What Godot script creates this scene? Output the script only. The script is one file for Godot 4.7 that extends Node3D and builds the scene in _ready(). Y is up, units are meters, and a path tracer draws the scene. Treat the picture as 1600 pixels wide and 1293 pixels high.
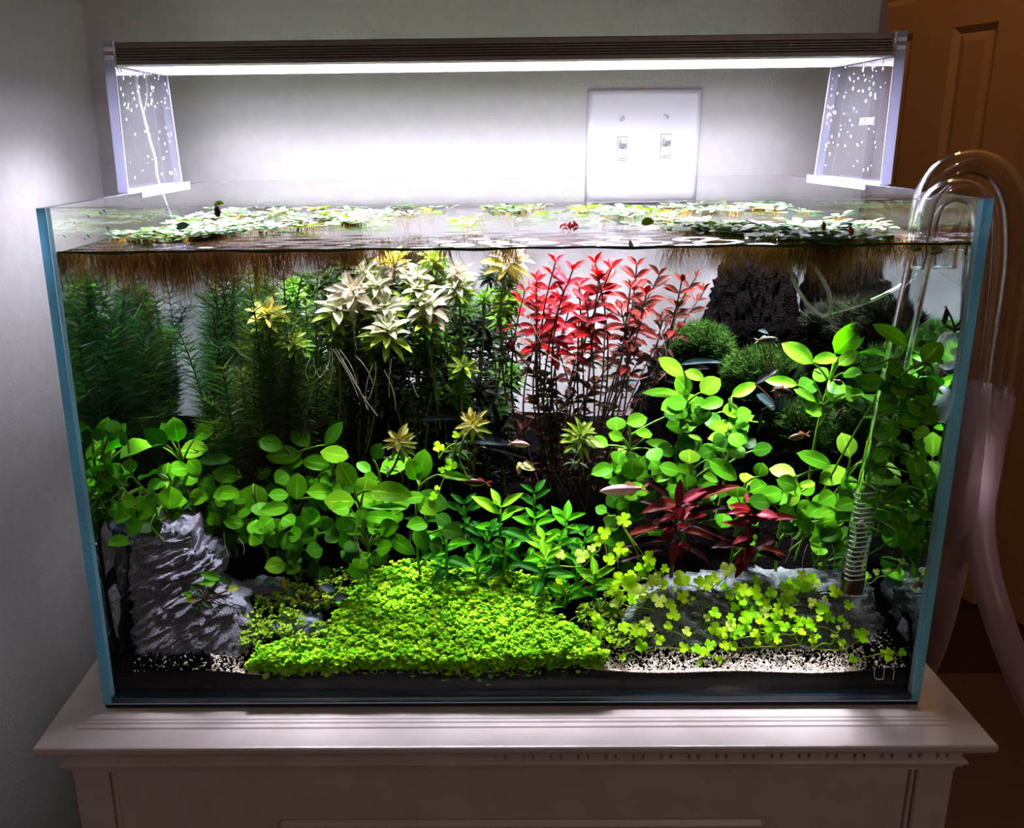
extends Node3D
# A planted glass aquarium on a white stand in the corner of a room. Metres, y up: the tank stands on y = 0, its front glass is at z = 0.

# ---- lens of the photograph (1600 x 1293) ----
const FOCAL := 1392.144
const EYE := Vector3(-0.0273, 0.4004, 0.5689)
const TURN := Vector3(-0.2747, 0.0117, -0.0114)
const MID := Vector2(718.82, 608.18)
const WATER := 0.332          # height of the water surface
const FLOOR := -0.75

var look := Basis()
var rng := RandomNumberGenerator.new()
var taken := {}
var mats := {}
var shapes := {}
var vein: ImageTexture

class MB:
	var v := PackedVector3Array()
	var uv := PackedVector2Array()
	var col := PackedColorArray()
	var idx := PackedInt32Array()
	var flat := false
	func quad(a: Vector3, b: Vector3, c: Vector3, d: Vector3) -> void:   # clockwise seen from the front
		var s := v.size()
		v.append_array(PackedVector3Array([a, b, c, d]))
		uv.append_array(PackedVector2Array([Vector2(0, 0), Vector2(1, 0), Vector2(1, 1), Vector2(0, 1)]))
		idx.append_array(PackedInt32Array([s, s + 1, s + 2, s, s + 2, s + 3]))
	func tri(a: Vector3, b: Vector3, c: Vector3) -> void:
		var s := v.size()
		v.append_array(PackedVector3Array([a, b, c]))
		uv.append_array(PackedVector2Array([Vector2(0, 0), Vector2(1, 0), Vector2(1, 1)]))
		idx.append_array(PackedInt32Array([s, s + 1, s + 2]))
	func grid(rows: Array, closed := false) -> void:   # rows of equal length; front where rows run up and columns run right
		var s := v.size()
		var w: int = rows[0].size()
		for j in rows.size():
			for k in w:
				v.append(rows[j][k])
				uv.append(Vector2(float(k) / maxf(1, w - 1), float(j) / maxf(1, rows.size() - 1)))
		for j in rows.size() - 1:
			for k in (w if closed else w - 1):
				var k2 := (k + 1) % w
				var a := s + j * w + k
				var b := s + j * w + k2
				var c := s + (j + 1) * w + k2
				var d := s + (j + 1) * w + k
				idx.append_array(PackedInt32Array([a, d, c, a, c, b]))
	func fan(center: Vector3, ring: PackedVector3Array) -> void:
		var s := v.size()
		v.append(center)
		uv.append(Vector2(.5, .5))
		for p in ring:
			v.append(p)
			uv.append(Vector2(.5, 1))
		for k in ring.size():
			idx.append_array(PackedInt32Array([s, s + 1 + (k + 1) % ring.size(), s + 1 + k]))
	func add(m: MB, t: Transform3D) -> void:
		var s := v.size()
		for p in m.v:
			v.append(t * p)
		uv.append_array(m.uv)
		for k in m.idx:
			idx.append(s + k)
	func tube(pts: PackedVector3Array, r0: float, r1: float, sides := 6, cap := false) -> void:
		var rows := []
		var side := Vector3.ZERO
		for j in pts.size():
			var d := (pts[mini(j + 1, pts.size() - 1)] - pts[maxi(j - 1, 0)]).normalized()
			if side == Vector3.ZERO:
				side = d.cross(Vector3.UP if absf(d.y) < .9 else Vector3.RIGHT).normalized()
			side = (side - d * side.dot(d)).normalized()
			var up := d.cross(side)
			var r := lerpf(r0, r1, float(j) / maxf(1, pts.size() - 1))
			var row := PackedVector3Array()
			for k in sides:
				var a := TAU * k / sides
				row.append(pts[j] + (side * cos(a) + up * sin(a)) * r)
			rows.append(row)
		grid(rows, true)
		if cap:
			var last: PackedVector3Array = rows[-1]
			fan(pts[-1], last)
			var first: PackedVector3Array = rows[0]
			first.reverse()
			fan(pts[0], first)
	func rbox(lo: Vector3, hi: Vector3, b: float) -> void:   # box with chamfered edges
		var c := (lo + hi) / 2
		var h := (hi - lo) / 2
		b = minf(b, minf(h.x, minf(h.y, h.z)) * .9)
		for ax in 3:
			var u := (ax + 1) % 3
			var w := (ax + 2) % 3
			for s in [-1.0, 1.0]:
				var q := []
				for k in [[-1, -1], [1, -1], [1, 1], [-1, 1]]:
					var p := Vector3()
					p[ax] = s * h[ax]
					p[u] = k[0] * (h[u] - b)
					p[w] = k[1] * (h[w] - b)
					q.append(c + p)
				if s > 0:
					quad(q[0], q[3], q[2], q[1])
				else:
					quad(q[0], q[1], q[2], q[3])
			for su in [-1.0, 1.0]:
				for sw in [-1.0, 1.0]:
					var a1 := Vector3()
					a1[u] = su * h[u]
					a1[w] = sw * (h[w] - b)
					var a2 := Vector3()
					a2[u] = su * (h[u] - b)
					a2[w] = sw * h[w]
					var e := Vector3()
					e[ax] = h[ax] - b
					if su * sw > 0:
						quad(c + a1 - e, c + a1 + e, c + a2 + e, c + a2 - e)
					else:
						quad(c + a1 - e, c + a2 - e, c + a2 + e, c + a1 + e)
		for sx in [-1.0, 1.0]:
			for sy in [-1.0, 1.0]:
				for sz in [-1.0, 1.0]:
					var p1 := c + Vector3(sx * h.x, sy * (h.y - b), sz * (h.z - b))
					var p2 := c + Vector3(sx * (h.x - b), sy * h.y, sz * (h.z - b))
					var p3 := c + Vector3(sx * (h.x - b), sy * (h.y - b), sz * h.z)
					if sx * sy * sz > 0:
						tri(p1, p3, p2)
					else:
						tri(p1, p2, p3)
	func mesh() -> ArrayMesh:
		var n := PackedVector3Array()
		n.resize(v.size())
		for k in range(0, idx.size(), 3):
			var a := v[idx[k]]
			var f := (v[idx[k + 2]] - a).cross(v[idx[k + 1]] - a)
			for q in 3:
				n[idx[k + q]] += f
		for k in n.size():
			n[k] = n[k].normalized() if n[k].length_squared() > 0 else Vector3.UP
		var arr := []
		arr.resize(Mesh.ARRAY_MAX)
		arr[Mesh.ARRAY_VERTEX] = v
		arr[Mesh.ARRAY_NORMAL] = n
		arr[Mesh.ARRAY_TEX_UV] = uv
		arr[Mesh.ARRAY_INDEX] = idx
		if col.size() == v.size():
			arr[Mesh.ARRAY_COLOR] = col
		var m := ArrayMesh.new()
		m.add_surface_from_arrays(Mesh.PRIMITIVE_TRIANGLES, arr)
		return m

# ---------------------------------------------------------------- naming, tagging, placing
func numbered(called: String, where := "") -> String:
	var key := where + "/" + called
	var n: int = taken.get(key, 0)
	taken[key] = n + 1
	return called if n == 0 else "%s_%03d" % [called, n]

func tag(o: Node, label: String, category: String, group := "", kind := "") -> Node:
	o.set_meta("label", label)
	o.set_meta("category", category)
	if group:
		o.set_meta("group", group)
	if kind:
		o.set_meta("kind", kind)
	return o

func thing(called: String, base: Vector3, label: String, category: String, group := "") -> Node3D:
	var o := Node3D.new()
	o.name = numbered(called)
	add_child(o, true)
	o.position = base
	tag(o, label, category, group)
	return o

func part(parent: Node3D, called: String, m: Mesh, mat: Material, xf := Transform3D()) -> MeshInstance3D:   # xf in world axes
	var o := MeshInstance3D.new()
	o.name = numbered(called, "" if parent == self else str(parent.get_instance_id()))
	o.mesh = m
	o.material_override = mat
	parent.add_child(o, true)
	o.global_transform = xf
	return o

func whole(called: String, m: Mesh, mat: Material, label: String, category: String, group := "", xf := Transform3D(), kind := "") -> MeshInstance3D:
	var o := part(self, called, m, mat, xf)
	tag(o, label, category, group, kind)
	return o

func struct(called: String, m: Mesh, mat: Material) -> MeshInstance3D:
	var o := part(self, called, m, mat)
	o.set_meta("kind", "structure")
	return o

func scatter(parent: Node3D, called: String, m: Mesh, mat: Material, spots: Array, tints: Array = []) -> MultiMeshInstance3D:
	var mm := MultiMesh.new()
	mm.transform_format = MultiMesh.TRANSFORM_3D
	mm.use_colors = tints.size() > 0
	mm.mesh = m
	mm.instance_count = spots.size()
	var inv := Transform3D() if parent == self else parent.global_transform.affine_inverse()
	for k in spots.size():
		mm.set_instance_transform(k, inv * spots[k])
		if tints.size():
			mm.set_instance_color(k, tints[k])
	var o := MultiMeshInstance3D.new()
	o.name = numbered(called, "" if parent == self else str(parent.get_instance_id()))
	o.multimesh = mm
	o.material_override = mat
	o.set_meta("kind", "stuff")
	parent.add_child(o, true)
	return o

func at(px: float, py: float, z: float) -> Vector3:      # the point at depth z that the photograph shows at pixel px, py
	var d := look * Vector3((px - MID.x) / FOCAL, -(py - MID.y) / FOCAL, -1)
	return EYE + d * ((z - EYE.z) / d.z)

func seen(p: Vector3) -> Vector2:
	var d := look.inverse() * (p - EYE)
	return Vector2(MID.x - FOCAL * d.x / d.z, MID.y + FOCAL * d.y / d.z)

func mpp(z: float) -> float:      # metres per pixel at depth z
	return (EYE.z - z) * 0.98 / FOCAL

func inside(px: float, py: float, z: float) -> float:    # the depth nearest to z at which that point is still between the side panes
	while z < -0.012 and absf(at(px, py, z).x) > 0.281:
		z += 0.003
	return z

func soil(x: float, z: float) -> float:                  # height of the planted ground
	var t := -z - 0.006
	var h := 0.0205 + 0.002 * sin(x * 21.0 + 1.0) + 0.0015 * sin(x * 47.0)
	return h + 0.36 * minf(t, 0.1) + 0.22 * maxf(0, t - 0.1)

func ground(px: float, py: float, lift := 0.0) -> Vector3:   # where the line of sight meets the ground
	var z := -0.008
	var p := at(px, py, z)
	while z > -0.33 and p.y > soil(p.x, z) + lift:
		z -= 0.002
		p = at(px, py, z)
	return p

func in_poly(p: Vector2, poly: PackedVector2Array) -> bool:
	return Geometry2D.is_point_in_polygon(p, poly)

func r(a: float, b: float) -> float:
	return rng.randf_range(a, b)

# ---------------------------------------------------------------- materials
func mat(called: String, c: Color, rough := 0.6, metal := 0.0) -> StandardMaterial3D:
	if mats.has(called):
		return mats[called]
	var m := StandardMaterial3D.new()
	m.resource_name = called
	m.albedo_color = c
	m.roughness = rough
	m.metallic = metal
	mats[called] = m
	return m

func glass(called: String, c: Color, rough := 0.0) -> StandardMaterial3D:
	var m := mat(called, c, rough)
	m.transparency = BaseMaterial3D.TRANSPARENCY_ALPHA
	return m

func leafy(called: String, c: Color, through := 0.7, rough := 0.42, veined := true) -> StandardMaterial3D:
	if mats.has(called):
		return mats[called]
	var m := mat(called, c, rough)
	m.backlight_enabled = true
	var k := through / maxf(c.r, maxf(c.g, c.b))
	m.backlight = Color(minf(1, c.r * k), minf(1, c.g * k), minf(1, c.b * k))
	if veined:
		m.albedo_texture = vein
	m.metallic_specular = 0.17
	return m

func noise_tex(freq: float, octaves: int, lo: Color, hi: Color, size := 512, as_normal := false, bump := 4.0, seed_ := 1) -> NoiseTexture2D:
	var n := FastNoiseLite.new()
	n.noise_type = FastNoiseLite.TYPE_SIMPLEX_SMOOTH
	n.frequency = freq
	n.fractal_octaves = octaves
	n.seed = seed_
	var t := NoiseTexture2D.new()
	t.width = size
	t.height = size
	t.seamless = true
	t.noise = n
	if as_normal:
		t.as_normal_map = true
		t.bump_strength = bump
	else:
		var g := Gradient.new()
		g.colors = PackedColorArray([lo, hi])
		t.color_ramp = g
	return t

func grainy(m: StandardMaterial3D, scale: float, albedo: Texture2D, height: Texture2D, cm: float) -> void:
	m.uv1_triplanar = true
	m.uv1_world_triplanar = true
	m.uv1_scale = Vector3.ONE * scale
	if albedo:
		m.albedo_texture = albedo
	if height:
		m.heightmap_enabled = true
		m.heightmap_texture = height
		m.heightmap_scale = cm

# ---------------------------------------------------------------- shapes
func leaf_mb(kind: String, curl: float, cup: float, seg := 6, cols := 4) -> MB:
	# unit leaf along +z, upper face +y, full width 1
	var m := MB.new()
	var rows := []
	for j in seg + 1:
		var t := float(j) / seg
		var w := 0.0
		match kind:
			"spoon": w = pow(sin(PI * pow(t, 0.92)), 0.62) if t > 0 else 0.0
			"round": w = sqrt(maxf(0, 1 - pow(2 * t - 1, 2)))
			"lance": w = pow(sin(PI * pow(t, 0.85)), 0.95)
			"petal": w = pow(sin(PI * pow(t, 1.12)), 0.8)
			"strap": w = pow(sin(PI * pow(t, 0.8)), 0.6) * (1.0 - 0.25 * t)
			"blade": w = minf(1, t * 5 + 0.25) * pow(maxf(0, 1 - t), 0.55)
		w = maxf(w, 0.07 if t < .5 else 0.02)
		var row := PackedVector3Array()
		for k in cols + 1:
			var u := 2.0 * k / cols - 1.0
			row.append(Vector3(-u * 0.5 * w, cup * absf(u) * w - curl * t * t + curl * 0.35 * t + 0.012 * sin(t * 9.0 + u * 3.0), t))
		rows.append(row)
	m.grid(rows)
	return m

func leaf_mesh(kind: String, curl: float, cup: float, seg := 6, cols := 4) -> ArrayMesh:
	var key := "%s %.2f %.2f %d %d" % [kind, curl, cup, seg, cols]
	if not shapes.has(key):
		shapes[key] = leaf_mb(kind, curl, cup, seg, cols).mesh()
	return shapes[key]

func leaf_xf(base: Vector3, tip: Vector3, width: float, up: Vector3) -> Transform3D:
	var ax := tip - base
	var n := up - ax.normalized() * up.dot(ax.normalized())
	n = n.normalized() if n.length() > 0.01 else Vector3.BACK
	return Transform3D(Basis(n.cross(ax.normalized()) * width, n * ax.length(), ax), base)

func facing(p: Vector3, up := 0.55, to_eye := 0.8) -> Vector3:
	return Vector3.UP * up + Vector3(0, 0.15, 1).normalized() * to_eye + Vector3(r(-.25, .25), 0, r(-.15, .15))

func px_leaf(t: Node3D, m: Mesh, mt: Material, x0: float, y0: float, x1: float, y1: float, w: float, z: float, dz: float, called := "leaf", up := 0.55, to_eye := 0.8) -> MeshInstance3D:
	z = inside(x0, y0, z)
	var z1 := inside(x1, y1, minf(z + dz, -0.011))
	var b := at(x0, y0, z)
	var e := at(x1, y1, z1)
	b.x = clampf(b.x, -0.284, 0.284)      # nothing grows through the glass
	e.x = clampf(e.x, -0.286, 0.286)
	if b.distance_to(e) < 0.003:
		e += Vector3(0, 0.004, 0)
	var n := facing(b, up, to_eye).normalized()
	var wide := w * mpp(z) * 1.12
	var room := 2.0 * (0.2925 - absf((b.x + e.x) / 2))
	if absf(e.y - b.y) > absf(e.x - b.x):
		wide = minf(wide, room)
	return part(t, called, m, mt, leaf_xf(b, e, wide, n))

func curve(a: Vector3, b: Vector3, sag: Vector3, n := 8) -> PackedVector3Array:
	var out := PackedVector3Array()
	for k in n + 1:
		var t := float(k) / n
		out.append(a.lerp(b, t) + sag * 4.0 * t * (1 - t))
	return out

func smooth_path(pts: Array, per := 6) -> PackedVector3Array:      # Catmull-Rom
	var out := PackedVector3Array()
	for k in pts.size() - 1:
		var p0: Vector3 = pts[maxi(k - 1, 0)]
		var p1: Vector3 = pts[k]
		var p2: Vector3 = pts[k + 1]
		var p3: Vector3 = pts[mini(k + 2, pts.size() - 1)]
		for q in per:
			out.append(p1.cubic_interpolate(p2, p0, p3, float(q) / per))
	out.append(pts[-1])
	return out

func lathe(profile: PackedVector2Array, sides := 24) -> MB:       # (radius, height) from bottom to top
	var m := MB.new()
	var rows := []
	for p in profile:
		var row := PackedVector3Array()
		for k in sides:
			var a := TAU * k / sides
			row.append(Vector3(cos(a) * p.x, p.y, -sin(a) * p.x))
		rows.append(row)
	m.grid(rows, true)
	return m

# ================================================================ the scene
func _ready() -> void:
	rng.seed = 20
	look = Basis.from_euler(TURN)
	# ---- camera ----
	var cam := Camera3D.new()
	cam.name = "camera"
	cam.projection = Camera3D.PROJECTION_FRUSTUM
	cam.near = 0.05
	cam.far = 30.0
	cam.size = 0.05 * 1293.0 / FOCAL
	cam.frustum_offset = Vector2((800.0 - MID.x) / FOCAL, (MID.y - 646.5) / FOCAL) * 0.05
	cam.transform = Transform3D(look, EYE)
	add_child(cam)
	# ---- environment and exposure ----
	var env := Environment.new()
	env.background_mode = Environment.BG_COLOR
	env.background_color = Color(0.01, 0.01, 0.01)
	env.tonemap_mode = Environment.TONE_MAPPER_LINEAR
	env.tonemap_exposure = 1.0
	env.sdfgi_enabled = true
	env.ssao_enabled = true
	env.ssil_enabled = true
	var we := WorldEnvironment.new()
	we.name = "environment"
	we.environment = env
	add_child(we)
	# ---- lights: the tank's own lamp, then an added room lamp and a warm hall lamp, both unseen ----
	var led := AreaLight3D.new()
	led.name = "led_panel"
	led.area_normalize_energy = true
	led.area_size = Vector2(0.57, 0.086)
	led.light_energy = LED_ENERGY
	led.light_color = Color(0.91, 0.89, 1.0)
	led.shadow_enabled = true
	led.position = Vector3(0.0, 0.4650, -0.222)
	led.rotation = Vector3(-PI / 2, 0, 0)
	add_child(led)
	# spotlights added in the lamp to steer its light: a front row straight down, a back row and both ends tilted outwards a little
	for k in 10:
		added_spot(Vector3(-0.261 + 0.058 * k, 0.4640, -0.182), 0.0, 0.0, 29.0, 1.0)
		added_spot(Vector3(-0.261 + 0.058 * k, 0.4640, -0.252), -0.16, 0.0, 34.0, 0.8)
		added_spot(Vector3(-0.261 + 0.058 * k, 0.4640, -0.258), -0.80, 0.0, 34.0, 0.062)  # added row aimed back to brighten the wall
	for s in [-1.0, 1.0]:      # corner spots added to brighten the front ends, leaning forward
		added_spot(Vector3(s * 0.262, 0.4640, -0.182), 0.46, s * 0.05, 25.0, 1.0)
		added_spot(Vector3(s * 0.225, 0.4640, -0.182), 0.44, s * 0.05, 23.0, 0.6)
	for k in 3:  # added end spots tilted out towards the sides
		added_spot(Vector3(-0.274, 0.4640, -0.19 - 0.033 * k), 0.0, -0.5, 44.0, 0.10)
		added_spot(Vector3(0.274, 0.4640, -0.19 - 0.033 * k), 0.0, 0.5, 44.0, 0.10)
	unseen_ceiling_lamp(Vector3(0.9, 1.62, 2.25), HALL_ENERGY * 7.0, Color(1.0, 0.88, 0.84), "unseen white dome lamp added on the room ceiling to light the stand", 0.35)  # unseen lamp added to light the front of the stand
	unseen_ceiling_lamp(Vector3(0.62, 1.62, -1.05), HALL_ENERGY * 3.4, Color(1.0, 0.78, 0.52), "small warm dome lamp on the hall ceiling", 0.5)

	make_textures()
	room()
	stand()
	tank()
	lamp()
	switch_plate()
	pipes()
	ground_cover()
	rocks()
	driftwood()
	bush_left()
	bush_right()
	pointed_plants()
	red_rosettes()
	carpet()
	clover()
	rock_rosettes()
	crowns()
	red_stems()
	needle_stems()
	floating()
	animals()

const LED_ENERGY := 0.33
const ADDED_SPOT_ENERGY := 0.92
const HALL_ENERGY := 0.12

func added_spot(where: Vector3, back: float, aside: float, angle: float, share: float) -> void:
	var o := SpotLight3D.new()
	o.name = "added_led_spot"
	o.light_energy = ADDED_SPOT_ENERGY * share
	o.light_color = Color(0.94, 0.93, 1.0)
	o.light_size = 0.025
	o.spot_range = 6.0
	o.spot_attenuation = 2.0
	o.spot_angle = angle
	o.spot_angle_attenuation = 0.75
	o.shadow_enabled = true
	add_child(o, true)
	o.position = where
	o.look_at(where + Vector3(tan(aside), -1, tan(back)), Vector3.BACK)

func unseen_ceiling_lamp(where: Vector3, energy: float, c: Color, label: String, glow: float) -> void:
	var t := thing("unseen_ceiling_lamp", where, label, "lamp")
	var m := lathe(PackedVector2Array([Vector2(0.001, -0.07), Vector2(0.05, -0.065), Vector2(0.09, -0.045), Vector2(0.11, -0.015), Vector2(0.115, 0.0)]), 28)
	var shade := mat("lamp_glass %s" % where, Color(0.9, 0.85, 0.8), 0.3)
	shade.emission_enabled = true
	shade.emission = c
	shade.emission_energy_multiplier = glow
	part(t, "shade", m.mesh(), shade, Transform3D(Basis(), where))
	var b := lathe(PackedVector2Array([Vector2(0.115, 0.0), Vector2(0.12, 0.01), Vector2(0.12, 0.079), Vector2(0.001, 0.079)]), 28)
	part(t, "base", b.mesh(), mat("lamp_base", Color(0.8, 0.8, 0.78), 0.4), Transform3D(Basis(), where))
	var o := OmniLight3D.new()
	o.name = "lamp_light"
	o.light_energy = energy
	o.light_color = c
	o.light_size = 0.08
	o.omni_range = 8.0
	o.omni_attenuation = 2.0
	o.shadow_enabled = true
	t.add_child(o)
	o.position = Vector3(0, -0.11, 0)

func make_textures() -> void:
	# leaf print: pale midrib and side veins, u across, v along
	var im := Image.create(64, 128, false, Image.FORMAT_RGB8)
	for y in 128:
		for x in 64:
			var u := absf(x / 63.0 * 2 - 1)
			var v := y / 127.0
			var k := 0.64 + 0.05 * sin(x * 0.9 + y * 0.5) * sin(y * 0.31 - x * 0.2)
			var s := fposmod(v * 7.0 - u * 1.6, 1.0)
			if s < 0.09:
				k += 0.15 * (1 - u)
			var rib := clampf(1.0 - u / (0.12 * (1.2 - v)), 0, 1)
			var c := Color(k, k, k).lerp(Color(1, 1, 0.93), rib * 0.9)
			im.set_pixel(x, y, c)
	vein = ImageTexture.create_from_image(im)

func slab_box(lo: Vector3, hi: Vector3, b := 0.0) -> ArrayMesh:
	var m := MB.new()
	m.rbox(lo, hi, maxf(b, 0.0005))
	return m.mesh()

func room() -> void:
	var paint := mat("wall_paint", Color(0.58, 0.57, 0.56), 0.75)
	grainy(paint, 6.0, noise_tex(0.03, 4, Color(0.95, 0.95, 0.95), Color(1, 1, 1), 256), noise_tex(0.09, 3, Color.BLACK, Color.WHITE, 512), 0.02)
	var back := slab_box(Vector3(-0.6, FLOOR, -0.51), Vector3(0.396, 1.7, -0.39), 0.012)
	struct("wall_back", back, paint)
	struct("wall_left", slab_box(Vector3(-0.55, FLOOR, -0.40), Vector3(-0.413, 1.7, 2.7)), paint)
	struct("wall_front", slab_box(Vector3(-0.6, FLOOR, 2.6), Vector3(3.0, 1.7, 2.7)), mat("dark_unseen_wall", Color(0.26, 0.22, 0.2), 0.7))  # unseen wall, coloured dark to keep its reflection off the glass
	struct("ceiling", slab_box(Vector3(-0.7, 1.7, -2.7), Vector3(3.2, 1.8, 2.75)), mat("ceiling_paint", Color(0.62, 0.60, 0.57), 0.8))
	var carpet_m := mat("carpet_pile", Color(0.58, 0.40, 0.30), 0.95)
	grainy(carpet_m, 9.0, noise_tex(0.12, 4, Color(0.55, 0.5, 0.5), Color(1, 1, 1), 512), noise_tex(0.2, 3, Color.BLACK, Color.WHITE, 512, false, 4, 3), 0.6)
	struct("floor", slab_box(Vector3(-0.7, FLOOR - 0.1, -1.167), Vector3(3.2, FLOOR, 2.75)), carpet_m)
	var wood := mat("dark_hall_floor", Color(0.17, 0.075, 0.06), 0.4)  # one darker colour for the rear part of the floor
	struct("floor_001", slab_box(Vector3(-0.7, FLOOR - 0.1, -2.7), Vector3(3.2, FLOOR - 0.002, -1.168)), wood)
	struct("wall_hall_left", slab_box(Vector3(-0.65, FLOOR, -2.7), Vector3(-0.6, 1.7, -0.40)), paint)
	struct("wall_hall_end", slab_box(Vector3(-0.7, FLOOR, -2.75), Vector3(1.4, 1.7, -2.65)), paint)
	# the wall with the closet door runs obliquely along the right
	var turn := Basis(Vector3.UP, atan2(0.066, 0.1885))           # its own z axis runs along the wall towards the room
	var foot := Transform3D(turn, Vector3(1.2293, 0, -1.5296))
	var tan_paint := mat("tan_paint", Color(0.56, 0.43, 0.31), 0.6)
	var w := MB.new()
	w.rbox(Vector3(0.02, FLOOR, -1.4), Vector3(0.12, 1.7, -0.72), 0.001)
	w.rbox(Vector3(0.02, FLOOR, 0.07), Vector3(0.12, 1.7, 4.6), 0.001)
	w.rbox(Vector3(0.02, 1.3, -0.72), Vector3(0.12, 1.7, 0.07), 0.001)
	var wr := struct("wall_right", w.mesh(), tan_paint)
	wr.transform = foot
	door(foot)

func door(foot: Transform3D) -> void:
	# six-panel closet door, panels sunk with sloping edges; z along the wall, x into it
	var enamel := mat("door_enamel", Color(0.60, 0.46, 0.33), 0.45)
	grainy(enamel, 3.0, null, noise_tex(0.05, 3, Color.BLACK, Color.WHITE, 256, false, 4, 9), 0.04)
	var t := Node3D.new()
	t.name = "door_1"
	add_child(t)
	t.transform = foot
	t.set_meta("kind", "structure")
	var cols := [[-0.49, -0.363], [-0.239, -0.112]]
	var bands := [[-0.52, 0.02], [0.13, 0.645], [0.717, 1.02], [1.09, 1.2]]
	bands = [[-0.52, -0.05], [0.06, 0.645], [0.717, 1.16]]
	var z0 := -0.61
	var z1 := 0.005
	var top := 1.27
	var bot := FLOOR + 0.012
	var m := MB.new()
	var zs := [z0, cols[0][0], cols[0][1], cols[1][0], cols[1][1], z1]
	var ys := [bot, bands[0][0], bands[0][1], bands[1][0], bands[1][1], bands[2][0], bands[2][1], top]
	for a in 5:
		for b in 7:
			if (a == 1 or a == 3) and b % 2 == 1:
				continue
			m.quad(Vector3(0, ys[b + 1], zs[a]), Vector3(0, ys[b + 1], zs[a + 1]), Vector3(0, ys[b], zs[a + 1]), Vector3(0, ys[b], zs[a]))
	m.rbox(Vector3(0.012, bot, z0), Vector3(0.034, top, z1), 0.001)
	m.quad(Vector3(0, top, z1), Vector3(0.034, top, z1), Vector3(0.034, bot, z1), Vector3(0, bot, z1))
	part(t, "door_slab", m.mesh(), enamel, foot)
	for c in cols:
		for b in bands:
			var p := MB.new()
			var lo := [Vector2(c[0], b[0]), Vector2(c[0] + 0.016, b[0] + 0.016), Vector2(c[0] + 0.034, b[0] + 0.034)]
			var hi := [Vector2(c[1], b[1]), Vector2(c[1] - 0.016, b[1] - 0.016), Vector2(c[1] - 0.034, b[1] - 0.034)]
			var dep := [0.0, 0.011, 0.004]
			for k in 2:
				var l0: Vector2 = lo[k]
				var h0: Vector2 = hi[k]
				var l1: Vector2 = lo[k + 1]
				var h1: Vector2 = hi[k + 1]
				var d0: float = dep[k]
				var d1: float = dep[k + 1]
				var o := [Vector3(d0, l0.y, l0.x), Vector3(d0, l0.y, h0.x), Vector3(d0, h0.y, h0.x), Vector3(d0, h0.y, l0.x)]
				var i := [Vector3(d1, l1.y, l1.x), Vector3(d1, l1.y, h1.x), Vector3(d1, h1.y, h1.x), Vector3(d1, h1.y, l1.x)]
				for q in 4:
					var q2 := (q + 1) % 4
					p.quad(o[q], i[q], i[q2], o[q2])
			var f0: Vector2 = lo[2]
			var f1: Vector2 = hi[2]
			p.quad(Vector3(0.004, f1.y, f0.x), Vector3(0.004, f1.y, f1.x), Vector3(0.004, f0.y, f1.x), Vector3(0.004, f0.y, f0.x))
			part(t, "panel", p.mesh(), enamel, foot)
	var tr := MB.new()
	tr.rbox(Vector3(-0.014, FLOOR, 0.012), Vector3(0.03, 1.36, 0.07), 0.004)
	tr.rbox(Vector3(-0.014, FLOOR, -0.68), Vector3(0.03, 1.36, -0.62), 0.004)
	tr.rbox(Vector3(-0.014, 1.285, -0.68), Vector3(0.03, 1.36, 0.07), 0.004)
	var trim := struct("trim_1", tr.mesh(), enamel)
	trim.transform = foot

# ---------------------------------------------------------------- the white stand
const SX := 0.3355
const SZ := 0.041

func sweep(m: MB, prof: Array) -> void:      # profile of (inset from the slab's edge, y) from top to bottom, round three sides with mitred corners
	for k in prof.size() - 1:
		var a: Vector2 = prof[k]
		var b: Vector2 = prof[k + 1]
		var pa := [Vector3(-SX + a.x, a.y, -0.388), Vector3(-SX + a.x, a.y, SZ - a.x), Vector3(SX - a.x, a.y, SZ - a.x), Vector3(SX - a.x, a.y, -0.388)]
		var pb := [Vector3(-SX + b.x, b.y, -0.388), Vector3(-SX + b.x, b.y, SZ - b.x), Vector3(SX - b.x, b.y, SZ - b.x), Vector3(SX - b.x, b.y, -0.388)]
		for q in 3:
			m.quad(pa[q], pa[q + 1], pb[q + 1], pb[q])

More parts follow.
